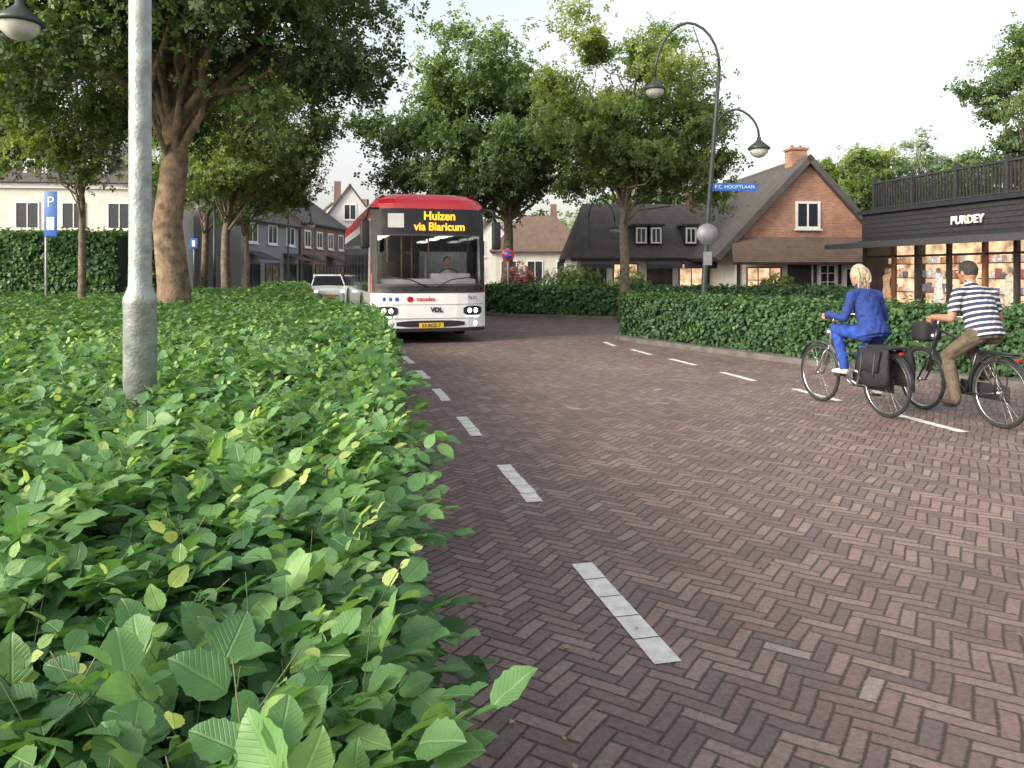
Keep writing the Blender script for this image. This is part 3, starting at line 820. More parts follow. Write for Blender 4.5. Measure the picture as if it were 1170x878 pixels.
H = Thing('hipped_roof_house', (1.6, 47, 0), 0)
w = H.p('walls'); w.box(-2.6, 2.8, 0, 6, .1, 2.9, 'cream_wall')
r = H.p('roof'); r.add([(-3, -.4, 2.85), (3.2, -.4, 2.85), (3.2, 6.4, 2.85), (-3, 6.4, 2.85), (-1, 3, 5.3), (1.2, 3, 5.3)], [(0, 1, 5, 4), (1, 2, 5), (2, 3, 4, 5), (3, 0, 4), (0, 3, 2, 1)], 'brown_roof')
for xx in (-1.8, -.2, 1.6): window(H, xx, 1.6, 1.0, 1.4, 0, mull=1)
w.box(.9, 1.3, 2.8, 3.3, 4.9, 6.0, 'brown_brick')
H.done()
H = Thing('white_townhouse', (-1.4, 52, 0), 0)
w = H.p('walls'); w.prism([(-1.6, .1), (-1.6, 3.6), (0, 5.2), (1.6, 3.6), (1.6, .1)], 'y', 0, 7, 'white_wall')
slope(H, [(0, -.2, 5.4), (0, 7.2, 5.4), (-2, 7.2, 3.35), (-2, -.2, 3.35)], .15, 'tile_roof'); slope(H, [(0, -.2, 5.4), (0, 7.2, 5.4), (2, 7.2, 3.35), (2, -.2, 3.35)], .15, 'tile_roof')
for xx in (-.8, .8):
    for zz in (1.4, 3.2): window(H, xx, zz, .8, 1.1, 0)
H.done()

L0 = 17.
H = Thing('black_shop_building', (13.2, 29, 0), math.atan2(-.98, .196))
w = H.p('walls')
w.box(0, L0, 0, 8, 2.75, 3.72, 'black_facade')
w.box(-.12, L0 + .12, -.14, 8.1, 3.72, 3.86, 'black_facade')
w.box(-.08, L0 + .1, -.1, -.001, 2.62, 2.75, 'black_facade')
w.box(0, L0, 7.7, 8, .1, 2.75, 'black_facade')
w.box(.0, .25, .02, 7.7, .1, 2.75, 'black_facade')
w.box(.25, L0, 3.2, 3.3, .17, 2.74, 'shop_glow')
w.box(.25, L0, 0, 7.7, .1, .16, 'paving')
for k in range(5): w.box(0, L0, -.018, -.002, 2.86 + k * .17, 2.9 + k * .17 + .09, 'dark_wood')
gl = H.p('shop_windows'); fr = H.p('window_frames'); ds = H.p('shop_display')
k = 0; xx = .25
while xx < L0 - .3:
    wd = 1.15 if k % 3 == 1 else 1.45
    fr.box(xx - .06, xx + .06, -.02, .12, .1, 2.62, 'brown_wood' if k % 3 == 1 else 'dark_wood')
    fr.box(xx + .06, xx + wd - .06, -.01, .1, .16, .5 if k % 3 != 1 else .24, 'dark_wood')
    fr.box(xx + .06, xx + wd - .06, -.01, .1, 2.1, 2.17, 'dark_wood')
    gl.box(xx + .06, xx + wd - .06, .03, .04, .5 if k % 3 != 1 else .24, 2.6, 'shop_glass')
    by = 1.0 + .25 * (k % 2)
    ds.box(xx + .1, xx + wd - .1, by, by + .04, .2, 2.58, 'shop_glow')
    for sz in (.85, 1.35, 1.85):
        ds.box(xx + .15, xx + wd - .15, by - .28, by - .002, sz, sz + .03, 'brown_wood')
        gx = xx + .2
        while gx < xx + wd - .32:
            gw = random.uniform(.07, .16); gh2 = random.uniform(.12, .34)
            ds.rbox(gx, gx + gw, by - .24, by - .06, sz + .031, sz + .031 + gh2, .02, 'glow_cloth_%d' % random.randint(0, 4), 1); gx += gw + random.uniform(.03, .12)
    for q in range(2): ds.lathe([(0, 0), (.08, 0), (.08, .03), (0, .03)], (xx + .4 + q * .6, .45, 2.66), 'downlight', 12)
    if k % 2 == 0:
        cx = xx + .45; hh = 1.4; cm = 'glow_cloth_%d' % random.choice((1, 3, 4, 0))
        ds.tube([(cx, .5, .5), (cx, .5, hh - .45), (cx, .5, hh - .3), (cx, .5, hh), (cx, .5, hh + .12)], [(.24, .14), (.17, .1), (.12, .09), (.17, .1), (.05, .05)], cm, 12, lat=(1, 0, 0))
        ds.ell((cx, .5, hh + .23), (.07, .08, .1), 'white_wall', 10, 8)
    xx += wd; k += 1
slope(H, [(-.3, -.1, 2.72), (L0, -.1, 2.72), (L0, -1.35, 2.58), (-.3, -1.35, 2.58)], .07, 'awning', 'canopy')
H.p('canopy').box(-.3, L0, -1.38, -1.35, 2.42, 2.6, 'awning')
rl = H.p('terrace_railing')
xx = .3
while xx < L0:
    rl.box(xx, xx + .045, .25, .295, 3.86, 4.85, 'dark_wood'); xx += .14
rl.box(.2, L0, .22, .32, 4.85, 4.92, 'dark_wood'); rl.box(.2, L0, .23, .31, 3.92, 3.97, 'dark_wood')
for q in range(0, 9):
    rl.box(.3 + q * 2, .42 + q * 2, .2, .34, 3.86, 5.05, 'dark_wood')
rl.box(.3, .36, .3, 7, 3.86, 4.85, 'dark_wood')
w.box(5, L0, 3.2, 7.6, 3.86, 5.4, 'black_facade')
H.text('PURDEY', (5.2, -.1, 3.2), .36, 'white_paint', (math.pi / 2, 0, 0), .02, 'shop_sign_lettering', .008)
H.done()
n = 9000
P = np.stack([rng.uniform(.5, L0, n), rng.uniform(.45, .95, n), rng.uniform(3.9, 4.75, n) ], 1)
P[:, 2] += .5 * np.maximum(0, vnoise(P[:, 0], P[:, 1], 2.))
scatter('terrace_planting', T_Q, P, rdir(n) + np.array([0, -.5, .5]), rdir(n), rng.uniform(.08, .14, n), np.clip(rng.normal(size=n) * .2 + .4, 0, 1), 'tree_leaf', H.e)

H = Thing('white_villa', (-21.5, 37, 0), math.radians(6))
w = H.p('walls'); w.box(-9, 3.6, 0, 8, 0, 5.6, 'cream_wall'); w.box(-9.2, 3.8, -.15, 8.2, 5.6, 5.85, 'white_paint')
r = H.p('roof'); r.add([(-9.4, -.4, 5.86), (4, -.4, 5.86), (4, 8.4, 5.86), (-9.4, 8.4, 5.86), (-6, 4, 8.6), (1, 4, 8.6)], [(0, 1, 5, 4), (1, 2, 5), (2, 3, 4, 5), (3, 0, 4), (0, 3, 2, 1)], 'tile_roof')
for xx in (-5, -1.6, 1.2):
    d = H.p('dormers'); d.box(xx - .55, xx + .55, .5, 2.6, 6.1, 7.2, 'white_paint'); d.box(xx - .7, xx + .7, .35, 2.8, 7.2, 7.32, 'dark_wood')
    window(H, xx, 6.68, .8, .8, .5, mull=1, sill=False)
for k in range(6):
    window(H, -8 + k * 2.1, 4.3, 1.1, 1.3, 0, mull=1); window(H, -8 + k * 2.1, 1.5, 1.4, 1.9, 0, frame='dark_wood', mull=1)
slope(H, [(-3, -.03, 3.1), (3.4, -.03, 3.1), (3.4, -1.5, 2.6), (-3, -1.5, 2.6)], .05, 'awning', 'awning')
H.done()

def terrace(name, loc, rot, w_, eave, ridge, wall, roofm, storeys=2, nw=3, shop=True):
    H = Thing(name, loc, rot); w = H.p('walls'); dp = 7
    w.box(0, w_, 0, dp, 0, eave, wall)
    w.prism([(0.0, eave), (dp / 2, ridge - .15), (dp, eave)], 'x', .02, w_ - .02, wall)
    slope(H, [(-.15, -.35, eave - .1), (w_ + .15, -.35, eave - .1), (w_ + .15, dp / 2, ridge), (-.15, dp / 2, ridge)], .15, roofm)
    slope(H, [(-.15, dp + .35, eave - .1), (w_ + .15, dp + .35, eave - .1), (w_ + .15, dp / 2, ridge), (-.15, dp / 2, ridge)], .15, roofm)
    for k in range(nw):
        x = (k + .5) * w_ / nw
        for s_ in range(storeys):
            zz = 1.35 + s_ * 2.7
            if zz + .6 > eave: break
            window(H, x, zz, w_ / nw * (.75 if s_ == 0 and shop else .5), 1.7 if s_ == 0 else 1.3, 0, frame='white_paint' if s_ else 'dark_wood', t=.12, back='shop_glow' if (s_ == 0 and k % 2) else 'shop_dim')
    w.box(w_ * .7, w_ * .7 + .7, dp / 2 - .35, dp / 2 + .35, ridge - .4, ridge + 1.1, 'brown_brick')
    w.box(w_ * .1, w_ * .1 + .7, dp / 2 - .35, dp / 2 + .35, ridge - .4, ridge + .9, 'brown_brick')
    if shop:
        for k in range(0, nw, 2):
            a = k * w_ / nw + .3; b = (k + 1) * w_ / nw - .3
            slope(H, [(a, -.03, 2.9), (b, -.03, 2.9), (b, -1.3, 2.4), (a, -1.3, 2.4)], .05, 'awning', 'awning')
    H.done(); return H
terrace('terraced_house', (-16.2, 46, 0), math.radians(84), 9, 4.9, 7.6, 'grey_wall', 'tile_roof', nw=3)
terrace('terraced_house', (-15.2, 55.4, 0), math.radians(84), 10, 5.3, 8.0, 'brown_brick', 'tile_roof', nw=4)
terrace('terraced_house', (-14.0, 74, 0), math.radians(80), 12, 5.4, 8.4, 'white_wall', 'brown_roof', nw=4)
terrace('terraced_house', (-13.6, 90, 0), math.radians(20), 12, 5.4, 8.4, 'cream_wall', 'brown_roof', nw=4)
H = Thing('white_gable_house', (-14.0, 66.5, 0), math.radians(12))
w = H.p('walls'); w.prism([(-2.6, 0), (-2.6, 5.6), (0, 9.0), (2.6, 5.6), (2.6, 0)], 'y', 0, 7, 'white_wall')
slope(H, [(0, -.2, 9.25), (0, 7.2, 9.25), (-3., 7.2, 5.2), (-3., -.2, 5.2)], .15, 'tile_roof'); slope(H, [(0, -.2, 9.25), (0, 7.2, 9.25), (3., 7.2, 5.2), (3., -.2, 5.2)], .15, 'tile_roof')
for zz, xs in ((1.5, (-1.2, 1.2)), (4.2, (-1.2, 1.2)), (6.8, (0,))):
    for xx in xs: window(H, xx, zz, 1.1, 1.4, 0, t=.1)
w.box(-1.4, -.8, 3, 3.7, 6.5, 9.8, 'brown_brick')
H.done()
terrace('terraced_house', (-34, 60, 0), math.radians(15), 12, 5.6, 8.4, 'grey_wall', 'tile_roof', nw=5)

# ---------------------------------------------------------------- street furniture
def lantern(mb, c, s=1.):
    mb.lathe([(.0, .38), (.05, .36), (.06, .28), (.12, .22), (.27, .1), (.29, .04), (.25, .03)], c, 'lamp_green', 16)
    mb.lathe([(.24, .03), (.22, -.06), (.13, -.15), (0, -.19)], c, 'lamp_glass', 16)
def arm(mb, p0, side, reach, rise, r=.03):
    pts = []
    for k in range(13):
        a = math.pi * k / 12
        pts.append((p0[0] + side * reach / 2 * (1 - math.cos(a)), p0[1], p0[2] + math.sin(a) * rise - (0 if k < 7 else (k - 6) / 6 * .25)))
    mb.tube(pts, r, 'lamp_green', 8); return pts[-1]
T = Thing('street_lamp', (4.96, 20, 0)); p = T.p('post')
p.tube([(0, 0, 0), (0, 0, .9), (.02, 0, .95), (.1, 0, 2.6), (.34, 0, 5.7), (.43, 0, 6.9)], [.1, .1, .075, .07, .055, .045], 'lamp_green', 12)
e = arm(p, (.43, 0, 6.9), -1, 1.68, 1.15, .035); lantern(T.p('lantern'), (e[0], e[1], e[2] - .38))
p.tube([(.35, 0, 5.1), (.6, 0, 5.3), (.8, 0, 5.7)], .02, 'lamp_green', 6)
e = arm(p, (.36, 0, 5.35), 1, 1.1, .45); lantern(T.p('lantern'), (e[0], e[1], e[2] - .38))
p.tube([(.43, 0, 6.3), (.1, 0, 6.9), (-.25, 0, 7.95)], .014, 'lamp_green', 6)
s_ = T.p('street_name_signs'); s_.box(.24, 1.4, -.03, -.01, 3.68, 3.88, 'sign_blue')
T.text('P.C. HOOFTLAAN', (.82, -.034, 3.78), .13, 'white_paint', ext=.001, name='street_name')
s_.lathe([(0, -.06), (.28, -.06), (.28, -.08), (0, -.08)], (.1, 0, 2.55), 'sign_grey', 24, 'y')
s_.box(.0, .22, -.075, -.055, 1.75, 2.1, 'sign_grey')
T.done()
def simple_lamp(x, y, h, side, reach, rise, dz=.38):
    T = Thing('street_lamp', (x, y, 0)); p = T.p('post')
    p.tube([(0, 0, 0), (0, 0, 1), (0, 0, h)], [.09, .06, .04], 'lamp_green', 10); e = arm(p, (0, 0, h), side, reach, rise); lantern(T.p('lantern'), (e[0], e[1], e[2] - dz)); T.done()
simple_lamp(3.6, 36, 4.2, 1, 1.2, .8)
simple_lamp(-11.6, 30, 4.9, -1, 1.3, .9)
simple_lamp(-7.5, 10, 5.3, 1, 1.1, .8, .3)
simple_lamp(-12.8, 44, 4.9, 1, 1.3, .9)
T = Thing('lamp_post', (-1.74, 3.6, 0)); p = T.p('post')
p.lathe([(.0, 0), (.073, 0), (.073, 1.40), (.075, 1.405), (.075, 1.43), (.062, 1.46), (.052, 1.49), (.05, 1.6), (.046, 6.2), (0, 6.2)], (0, 0, 0), 'galv', 24)
e = arm(p, (0, 0, 6.15), 1, 1.2, .8); lantern(T.p('lantern'), (e[0], e[1], e[2] - .38)); T.done()

def pole_sign(name, x, y, h, kind):
    T = Thing(name, (x, y, 0)); T.p('post').tube([(0, 0, 0), (0, 0, h)], .03, 'galv', 8)
    b = T.p('sign_plate')
    if kind == 'P':
        b.rbox(-.02, .28, -.05, -.035, h - 1.05, h, .006, 'sign_blue'); T.text('P', (.13, -.054, h - .25), .34, 'white_paint', ext=.001); b.box(.04, .22, -.055, -.052, h - .9, h - .6, 'white_paint')
    elif kind == 'np':
        b.lathe([(0, -.05), (.17, -.05), (.17, -.04)], (0, 0, h - .25), 'sign_blue', 24, 'y'); b.lathe([(.17, -.055), (.23, -.055), (.23, -.04), (.17, -.04), (.17, -.055)], (0, 0, h - .25), 'sign_red', 24, 'y')
        b.box(-.16, .16, -.058, -.056, h - .27, h - .23, 'sign_red')
    else:
        b.box(-.15, .15, -.05, -.035, h - .4, h, 'sign_blue'); b.box(-.06, .06, -.055, -.052, h - .33, h - .08, 'white_paint')
    T.done()
pole_sign('parking_sign', -10.9, 18, 3.45, 'P')
pole_sign('traffic_sign', -9.8, 22, 2.75, 's')
pole_sign('traffic_sign', -12.4, 30, 2.9, 's')
pole_sign('no_stopping_sign', -.15, 28, 2.45, 'np')

# ---------------------------------------------------------------- bus
BUS = Thing('city_bus', (-1.76, 16.75, 0), math.atan(.27))
BUS.e.scale = (1, 1, 1.03)
HW = 1.275
def rake(z): return 0 if z < 1.1 else .02 + .13 * ((z - 1.1) / 2.0) ** 1.6
def fy(x, z): return rake(z) + .32 * abs(x / HW) ** 4.5 - .0
rings = [.26, .34, .46, .62, .8, 1.0, 1.08, 1.27, 1.5, 1.9, 2.3, 2.5, 2.7, 2.86, 2.98, 3.08, 3.16, 3.2]
def ringinset(z): return 0 if z < 2.9 else (.30 * ((z - 2.9) / .3) ** 2.4)
fx_s = [-1, -.985, -.95, -.9, -.8, -.65, -.45, -.2, 0, .2, .45, .65, .8, .9, .95, .985, 1]
side_y = [.55, .95, 1.05, 2.1, 2.2, 3.3, 3.4, 4.6, 4.7, 5.9, 6.0, 7.3, 7.4, 8.7, 8.8, 10.1, 10.2, 11.6]
outl = []
for z in rings:
    ins = ringinset(z); hw = HW - ins - (.03 * max(0, (z - 1.2) / 2)); ring = []
    for s in fx_s: ring.append((s * hw, fy(s * HW, z) + ins * .9, z))
    for yy in side_y: ring.append((hw, yy, z))
    ring += [(hw * .97, 11.95 - ins, z), (hw * .5, 12 - ins, z), (-hw * .5, 12 - ins, z), (-hw * .97, 11.95 - ins, z)]
    for yy in side_y[::-1]: ring.append((-hw, yy, z))
    outl.append(ring)
b = BUS.p('body'); n = len(outl[0])
def busmat(yc, zc, xc):
    if yc < .5:
        if zc < .34: return 'bus_grey'
        if zc < 1.08: return 'bus_white'
        if zc < 2.86:
            if 1.27 < zc < 2.3 and abs(xc) < 1.14: return None
            if abs(xc) > 1.262: return 'bus_red'
            return 'bus_glass'
        return 'bus_red'
    if zc < .34: return 'bus_grey'
    if zc < 1.08: return 'bus_white'
    if yc < .75: return 'bus_red'
    if zc < 2.5:
        if yc < 1.02: return 'bus_white'
        for k in range(1, len(side_y) - 1, 2):
            if side_y[k] <= yc <= side_y[k + 1]: return 'bus_grey'
        return 'bus_glass' if yc < 11.5 else 'bus_red'
    if zc < 2.7: return 'bus_white'
    return 'bus_red'
for k in range(len(rings) - 1):
    for q in range(n):
        vs = [outl[k][q], outl[k][(q + 1) % n], outl[k + 1][(q + 1) % n], outl[k + 1][q]]
        c = [sum(v[i] for v in vs) / 4 for i in range(3)]
        mt = busmat(c[1], c[2], c[0])
        if mt: b.add(vs, [(0, 1, 2, 3)], mt, True)
b.add(outl[-1], [list(range(n))], 'bus_white'); b.add(outl[0], [list(range(n))[::-1]], 'bus_grey')
def patch(x0, x1, z0, z1, mat, off=.012, part='front_trim', nx=10, nz=3, rnd=0):
    vs = []; fs = []
    for j in range(nz + 1):
        for i in range(nx + 1):
            x = x0 + (x1 - x0) * i / nx; z = z0 + (z1 - z0) * j / nz
            if rnd:
                tt = abs(2 * i / nx - 1); z = (z0 + z1) / 2 + (z - (z0 + z1) / 2) * (1 - rnd * tt ** 4)
            vs.append((x, fy(x, z) - off, z))
    for j in range(nz):
        for i in range(nx): a = j * (nx + 1) + i; fs.append((a, a + 1, a + nx + 2, a + nx + 1))
    BUS.p(part).add(vs, fs, mat, True)
patch(-1.24, 1.24, 2.32, 2.87, 'black_plastic', .012, 'destination_display', 20)
patch(-1.24, 1.24, 1.08, 1.24, 'black_plastic', .012, 'front_trim', 20)
for sx in (-1, 1):
    a, c = sorted((sx * 1.14, sx * 1.24)); patch(a, c, 1.24, 2.32, 'black_plastic', .012, 'front_trim', 3, 6)
patch(-.92, -.58, 2.46, 2.76, 'white_paint', .018, 'destination_display')
BUS.text('Huizen', (.2, rake(2.70) - .03, 2.71), .25, 'led_orange', ext=.002, name='destination_text', bold=.006)
BUS.text('via Blaricum', (.2, rake(2.48) - .03, 2.48), .23, 'led_orange', ext=.002, name='destination_text', bold=.006)
patch(-1.15, 1.15, 1.25, 2.32, 'windscreen', .006, 'windscreen', 18, 6)
patch(-1.17, 1.17, 1.22, 1.27, 'bus_grey', .02); patch(-1.17, 1.17, 2.29, 2.32, 'bus_grey', .02)
it = BUS.p('interior')
it.box(-1.2, 1.2, .5, 11.5, .36, .4, 'bus_grey'); it.box(-1.15, 1.15, .35, 11.5, 2.42, 2.5, 'bus_interior')
it.box(-1.2, -1.18, .5, 11.5, .4, 1.1, 'bus_interior'); it.box(1.18, 1.2, .5, 11.5, .4, 1.1, 'bus_interior')
for yy in (.8, 1.8, 2.8, 4.2, 6): it.box(-.9, -.65, yy, yy + .8, 2.385, 2.415, 'cabin_light'); it.box(.65, .9, yy, yy + .8, 2.385, 2.415, 'cabin_light')
it.rbox(-1.08, 1.08, .3, .75, 1.0, 1.38, .06, 'bus_dash'); it.rbox(.1, 1.0, .55, .95, 1.2, 1.5, .05, 'bus_dash')
it.box(.0, .03, .9, 1.9, .4, 1.9, 'bus_interior'); it.box(.0, 1.15, 1.75, 1.8, .4, 2.0, 'bus_dash')
sp_ = [(.58 + .23 * math.cos(a), .95 + .16 * math.sin(a), 1.46 + .14 * math.sin(a)) for a in [2 * math.pi * q / 24 for q in range(25)]]
it.tube(sp_, .016, 'black_plastic', 6)
for (px, py) in ((-.45, 1.6), (-.1, 2.4), (-.6, 3.4), (.5, 3.6)): it.tube([(px, py, .4), (px, py, 2.42)], .018, 'pole_yellow', 8)
for yy in (2.8, 3.8, 4.8, 5.8, 6.8):
    for xx in (-.8, .8): it.rbox(xx - .4, xx + .4, yy, yy + .12, .8, 1.75, .05, 'seat_cloth')
dv = BUS.p('driver')
dv.tube([(.58, 1.35, .95), (.58, 1.33, 1.15), (.58, 1.3, 1.38), (.58, 1.3, 1.5), (.58, 1.29, 1.57), (.58, 1.28, 1.64)], [(.18, .13), (.17, .13), (.2, .12), (.15, .1), (.06, .06), (.05, .05)], 'white_paint', 14, lat=(1, 0, 0))
dv.ell((.58, 1.27, 1.75), (.075, .095, .115), 'skin', 14, 10); dv.ell((.58, 1.3, 1.79), (.083, .095, .1), 'hair_dark', 14, 10); dv.ell((.58, 1.17, 1.74), (.012, .02, .025), 'skin', 8, 6)
for sx in (-1, 1):
    dv.tube([(.58 + sx * .19, 1.3, 1.46), (.58 + sx * .27, 1.2, 1.28), (.58 + sx * .2, 1.0, 1.45)], [.055, .045, .03], 'white_paint', 8); dv.ell((.58 + sx * .2, .97, 1.47), (.035, .04, .03), 'skin', 8, 6)
for sx in (-1, 1):
    BUS.p('wipers').tube([(.08 * sx, -.03, 1.2), (.45 * sx, -.02, 1.36), (.95 * sx, .06, 1.42)], .013, 'black_plastic', 6)
for sx in (-1, 1):
    a, c = sorted((sx * .72, sx * 1.17))
    patch(a, c, .6, .8, 'black_plastic', .012, 'headlights', 8, 3, .5)
    for (cx, r) in ((.86, .055), (1.0, .06)):
        x = sx * cx; BUS.p('headlights').ell((x, fy(x, .7) - .01, .7), (r, .02, r), 'headlight', 12, 8)
    a, c = sorted((sx * .78, sx * 1.1)); patch(a, c, .565, .585, 'headlight', .014, 'headlights')
    BUS.p('headlights').ell((sx * 1.0, fy(1., .42) - .005, .42), (.05, .015, .05), 'headlight', 10, 6)
patch(-.75, .75, .36, .5, 'black_plastic', .012, 'bumper_grille', 10, 2, .5)
patch(-1.25, 1.25, .27, .34, 'black_plastic', .02, 'bumper_grille')
patch(-.95, .95, .535, .545, 'bus_grey', .013)
patch(-1.2, 1.2, .83, .838, 'bus_grey', .013)
patch(-.27, .27, .34, .45, 'plate_yellow', .03, 'number_plate')
BUS.text('53-BGZ-7', (0, -.034, .39), .1, 'black_plastic', ext=.001, name='plate_text', bold=.002)
BUS.text('VDL', (.12, -.02, .72), .14, 'black_plastic', ext=.004, name='maker_lettering', bold=.006)
BUS.text('transdev', (-.12, -.02, .95), .12, 'tail_red', ext=.002, name='operator_lettering', bold=.002)
BUS.p('stickers').ell((-.46, -.012, .95), (.07, .01, .06), 'tail_red', 12, 8)
for k in range(3):
    x = -1.0 + k * .13; BUS.p('stickers').ell((x, fy(x, .95) - .004, .95), (.045, .01, .045), 'sign_blue', 12, 8)
BUS.text('7670', (.92, fy(.92, .97) - .04, .97), .11, 'black_plastic', rot=(math.pi / 2, 0, .25), ext=.001, name='fleet_number')
for sx in (1, -1):
    mm = BUS.p('mirrors'); mm.tube([(sx * 1.12, .15, 2.86), (sx * 1.34, -.06, 2.84), (sx * 1.42, -.1, 2.6)], .03, 'black_plastic', 8)
    mm.rbox(sx * 1.43 - .1, sx * 1.43 + .1, -.18, -.06, 2.0, 2.6, .05, 'black_plastic')
for sx in (-1, 1):
    for yy in (2.75, 8.9):
        wh = BUS.p('wheels'); ar = BUS.p('wheel_arches')
        pts = [(sx * 1.279, yy + .62 * math.cos(a), .42 + .6 * math.sin(a)) for a in [math.pi * q / 12 for q in range(13)]]
        ar.tube(pts, .035, 'bus_grey', 6)
        ar.add([(sx * 1.281, yy, .3)] + [(sx * 1.281, yy + .6 * math.cos(a), .36 + .62 * math.sin(a)) for a in [math.pi * q / 12 for q in range(13)]], [(0, q + 1, q + 2) for q in range(12)], 'black_plastic')
        wh.lathe([(0, -sx * .26), (.46, -sx * .26), (.48, -sx * .2), (.48, -sx * .03), (.46, 0), (0, 0)], (sx * 1.29, yy, .48), 'rubber', 28, 'x')
        wh.lathe([(0, sx * .03), (.1, sx * .03), (.12, sx * .012), (.27, sx * .01)], (sx * 1.29, yy, .48), 'chrome', 20, 'x')
BUS.p('roof_pod').rbox(-.95, .95, 2.2, 9, 3.15, 3.36, .08, 'bus_white')
BUS.done()

# ---------------------------------------------------------------- car
CAR = Thing('white_car', (-8.55, 36.0, 0), math.atan(.28))
secs = [(0, .62, .3, .55), (.06, .78, .22, .7), (.3, .85, .2, .8), (.95, .88, .2, .92), (1.3, .88, .2, .95), (2.6, .88, .2, .97), (3.5, .87, .2, .98), (3.85, .82, .25, .95), (3.95, .7, .35, .8)]
vs = []; fs = []
for (yy, hw, z0, z1) in secs:
    zm = z0 + (z1 - z0) * .55
    vs += [(-hw * .92, yy, z0), (-hw, yy, zm), (-hw * .95, yy, z1), (0, yy, z1 + .03), (hw * .95, yy, z1), (hw, yy, zm), (hw * .92, yy, z0)]
for k in range(len(secs) - 1):
    for q in range(7): fs.append((7 * k + q, 7 * k + (q + 1) % 7, 7 * (k + 1) + (q + 1) % 7, 7 * (k + 1) + q))
fs += [list(range(7)), list(range(7 * len(secs) - 7, 7 * len(secs)))]
CAR.p('body').add(vs, fs, 'car_silver', False)
gh = [(1.0, .78, .93), (1.65, .62, 1.4), (2.2, .63, 1.47), (3.1, .62, 1.45), (3.75, .7, .96)]
for k in range(4):
    a, c = gh[k], gh[k + 1]
    CAR.p('greenhouse').add([(-a[1], a[0], a[2]), (a[1], a[0], a[2]), (c[1], c[0], c[2]), (-c[1], c[0], c[2])], [(0, 1, 2, 3)], 'bus_glass' if k in (0, 3) else 'car_silver')
    for sx in (-1, 1):
        CAR.p('greenhouse').add([(sx * a[1], a[0], a[2]), (sx * c[1], c[0], c[2]), (sx * .8, c[0], .93), (sx * .8, a[0], .93)], [(0, 1, 2, 3)], 'bus_glass')
    for sx in (-1, 1): CAR.p('pillars').tube([(sx * a[1], a[0], a[2]), (sx * c[1], c[0], c[2])], .03, 'car_silver', 6)
for sx in (-1, 1):
    CAR.p('headlights').ell((sx * .62, .1, .66), (.17, .08, .08), 'headlight', 12, 8)
    CAR.p('mirrors').rbox(sx * .95 - .09, sx * .95 + .09, 1.25, 1.35, .93, 1.05, .03, 'car_silver')
    for yy in (.75, 3.15):
        CAR.p('wheels').lathe([(0, -.1), (.2, -.1), (.3, -.08), (.31, .0), (.3, .08), (.2, .1), (0, .1)], (sx * .8, yy, .31), 'rubber', 20, 'x')
CAR.p('grille').box(-.4, .4, -.02, .02, .35, .5, 'black_plastic'); CAR.p('number_plate').box(-.26, .26, -.035, -.022, .38, .48, 'plate_yellow')
CAR.done()

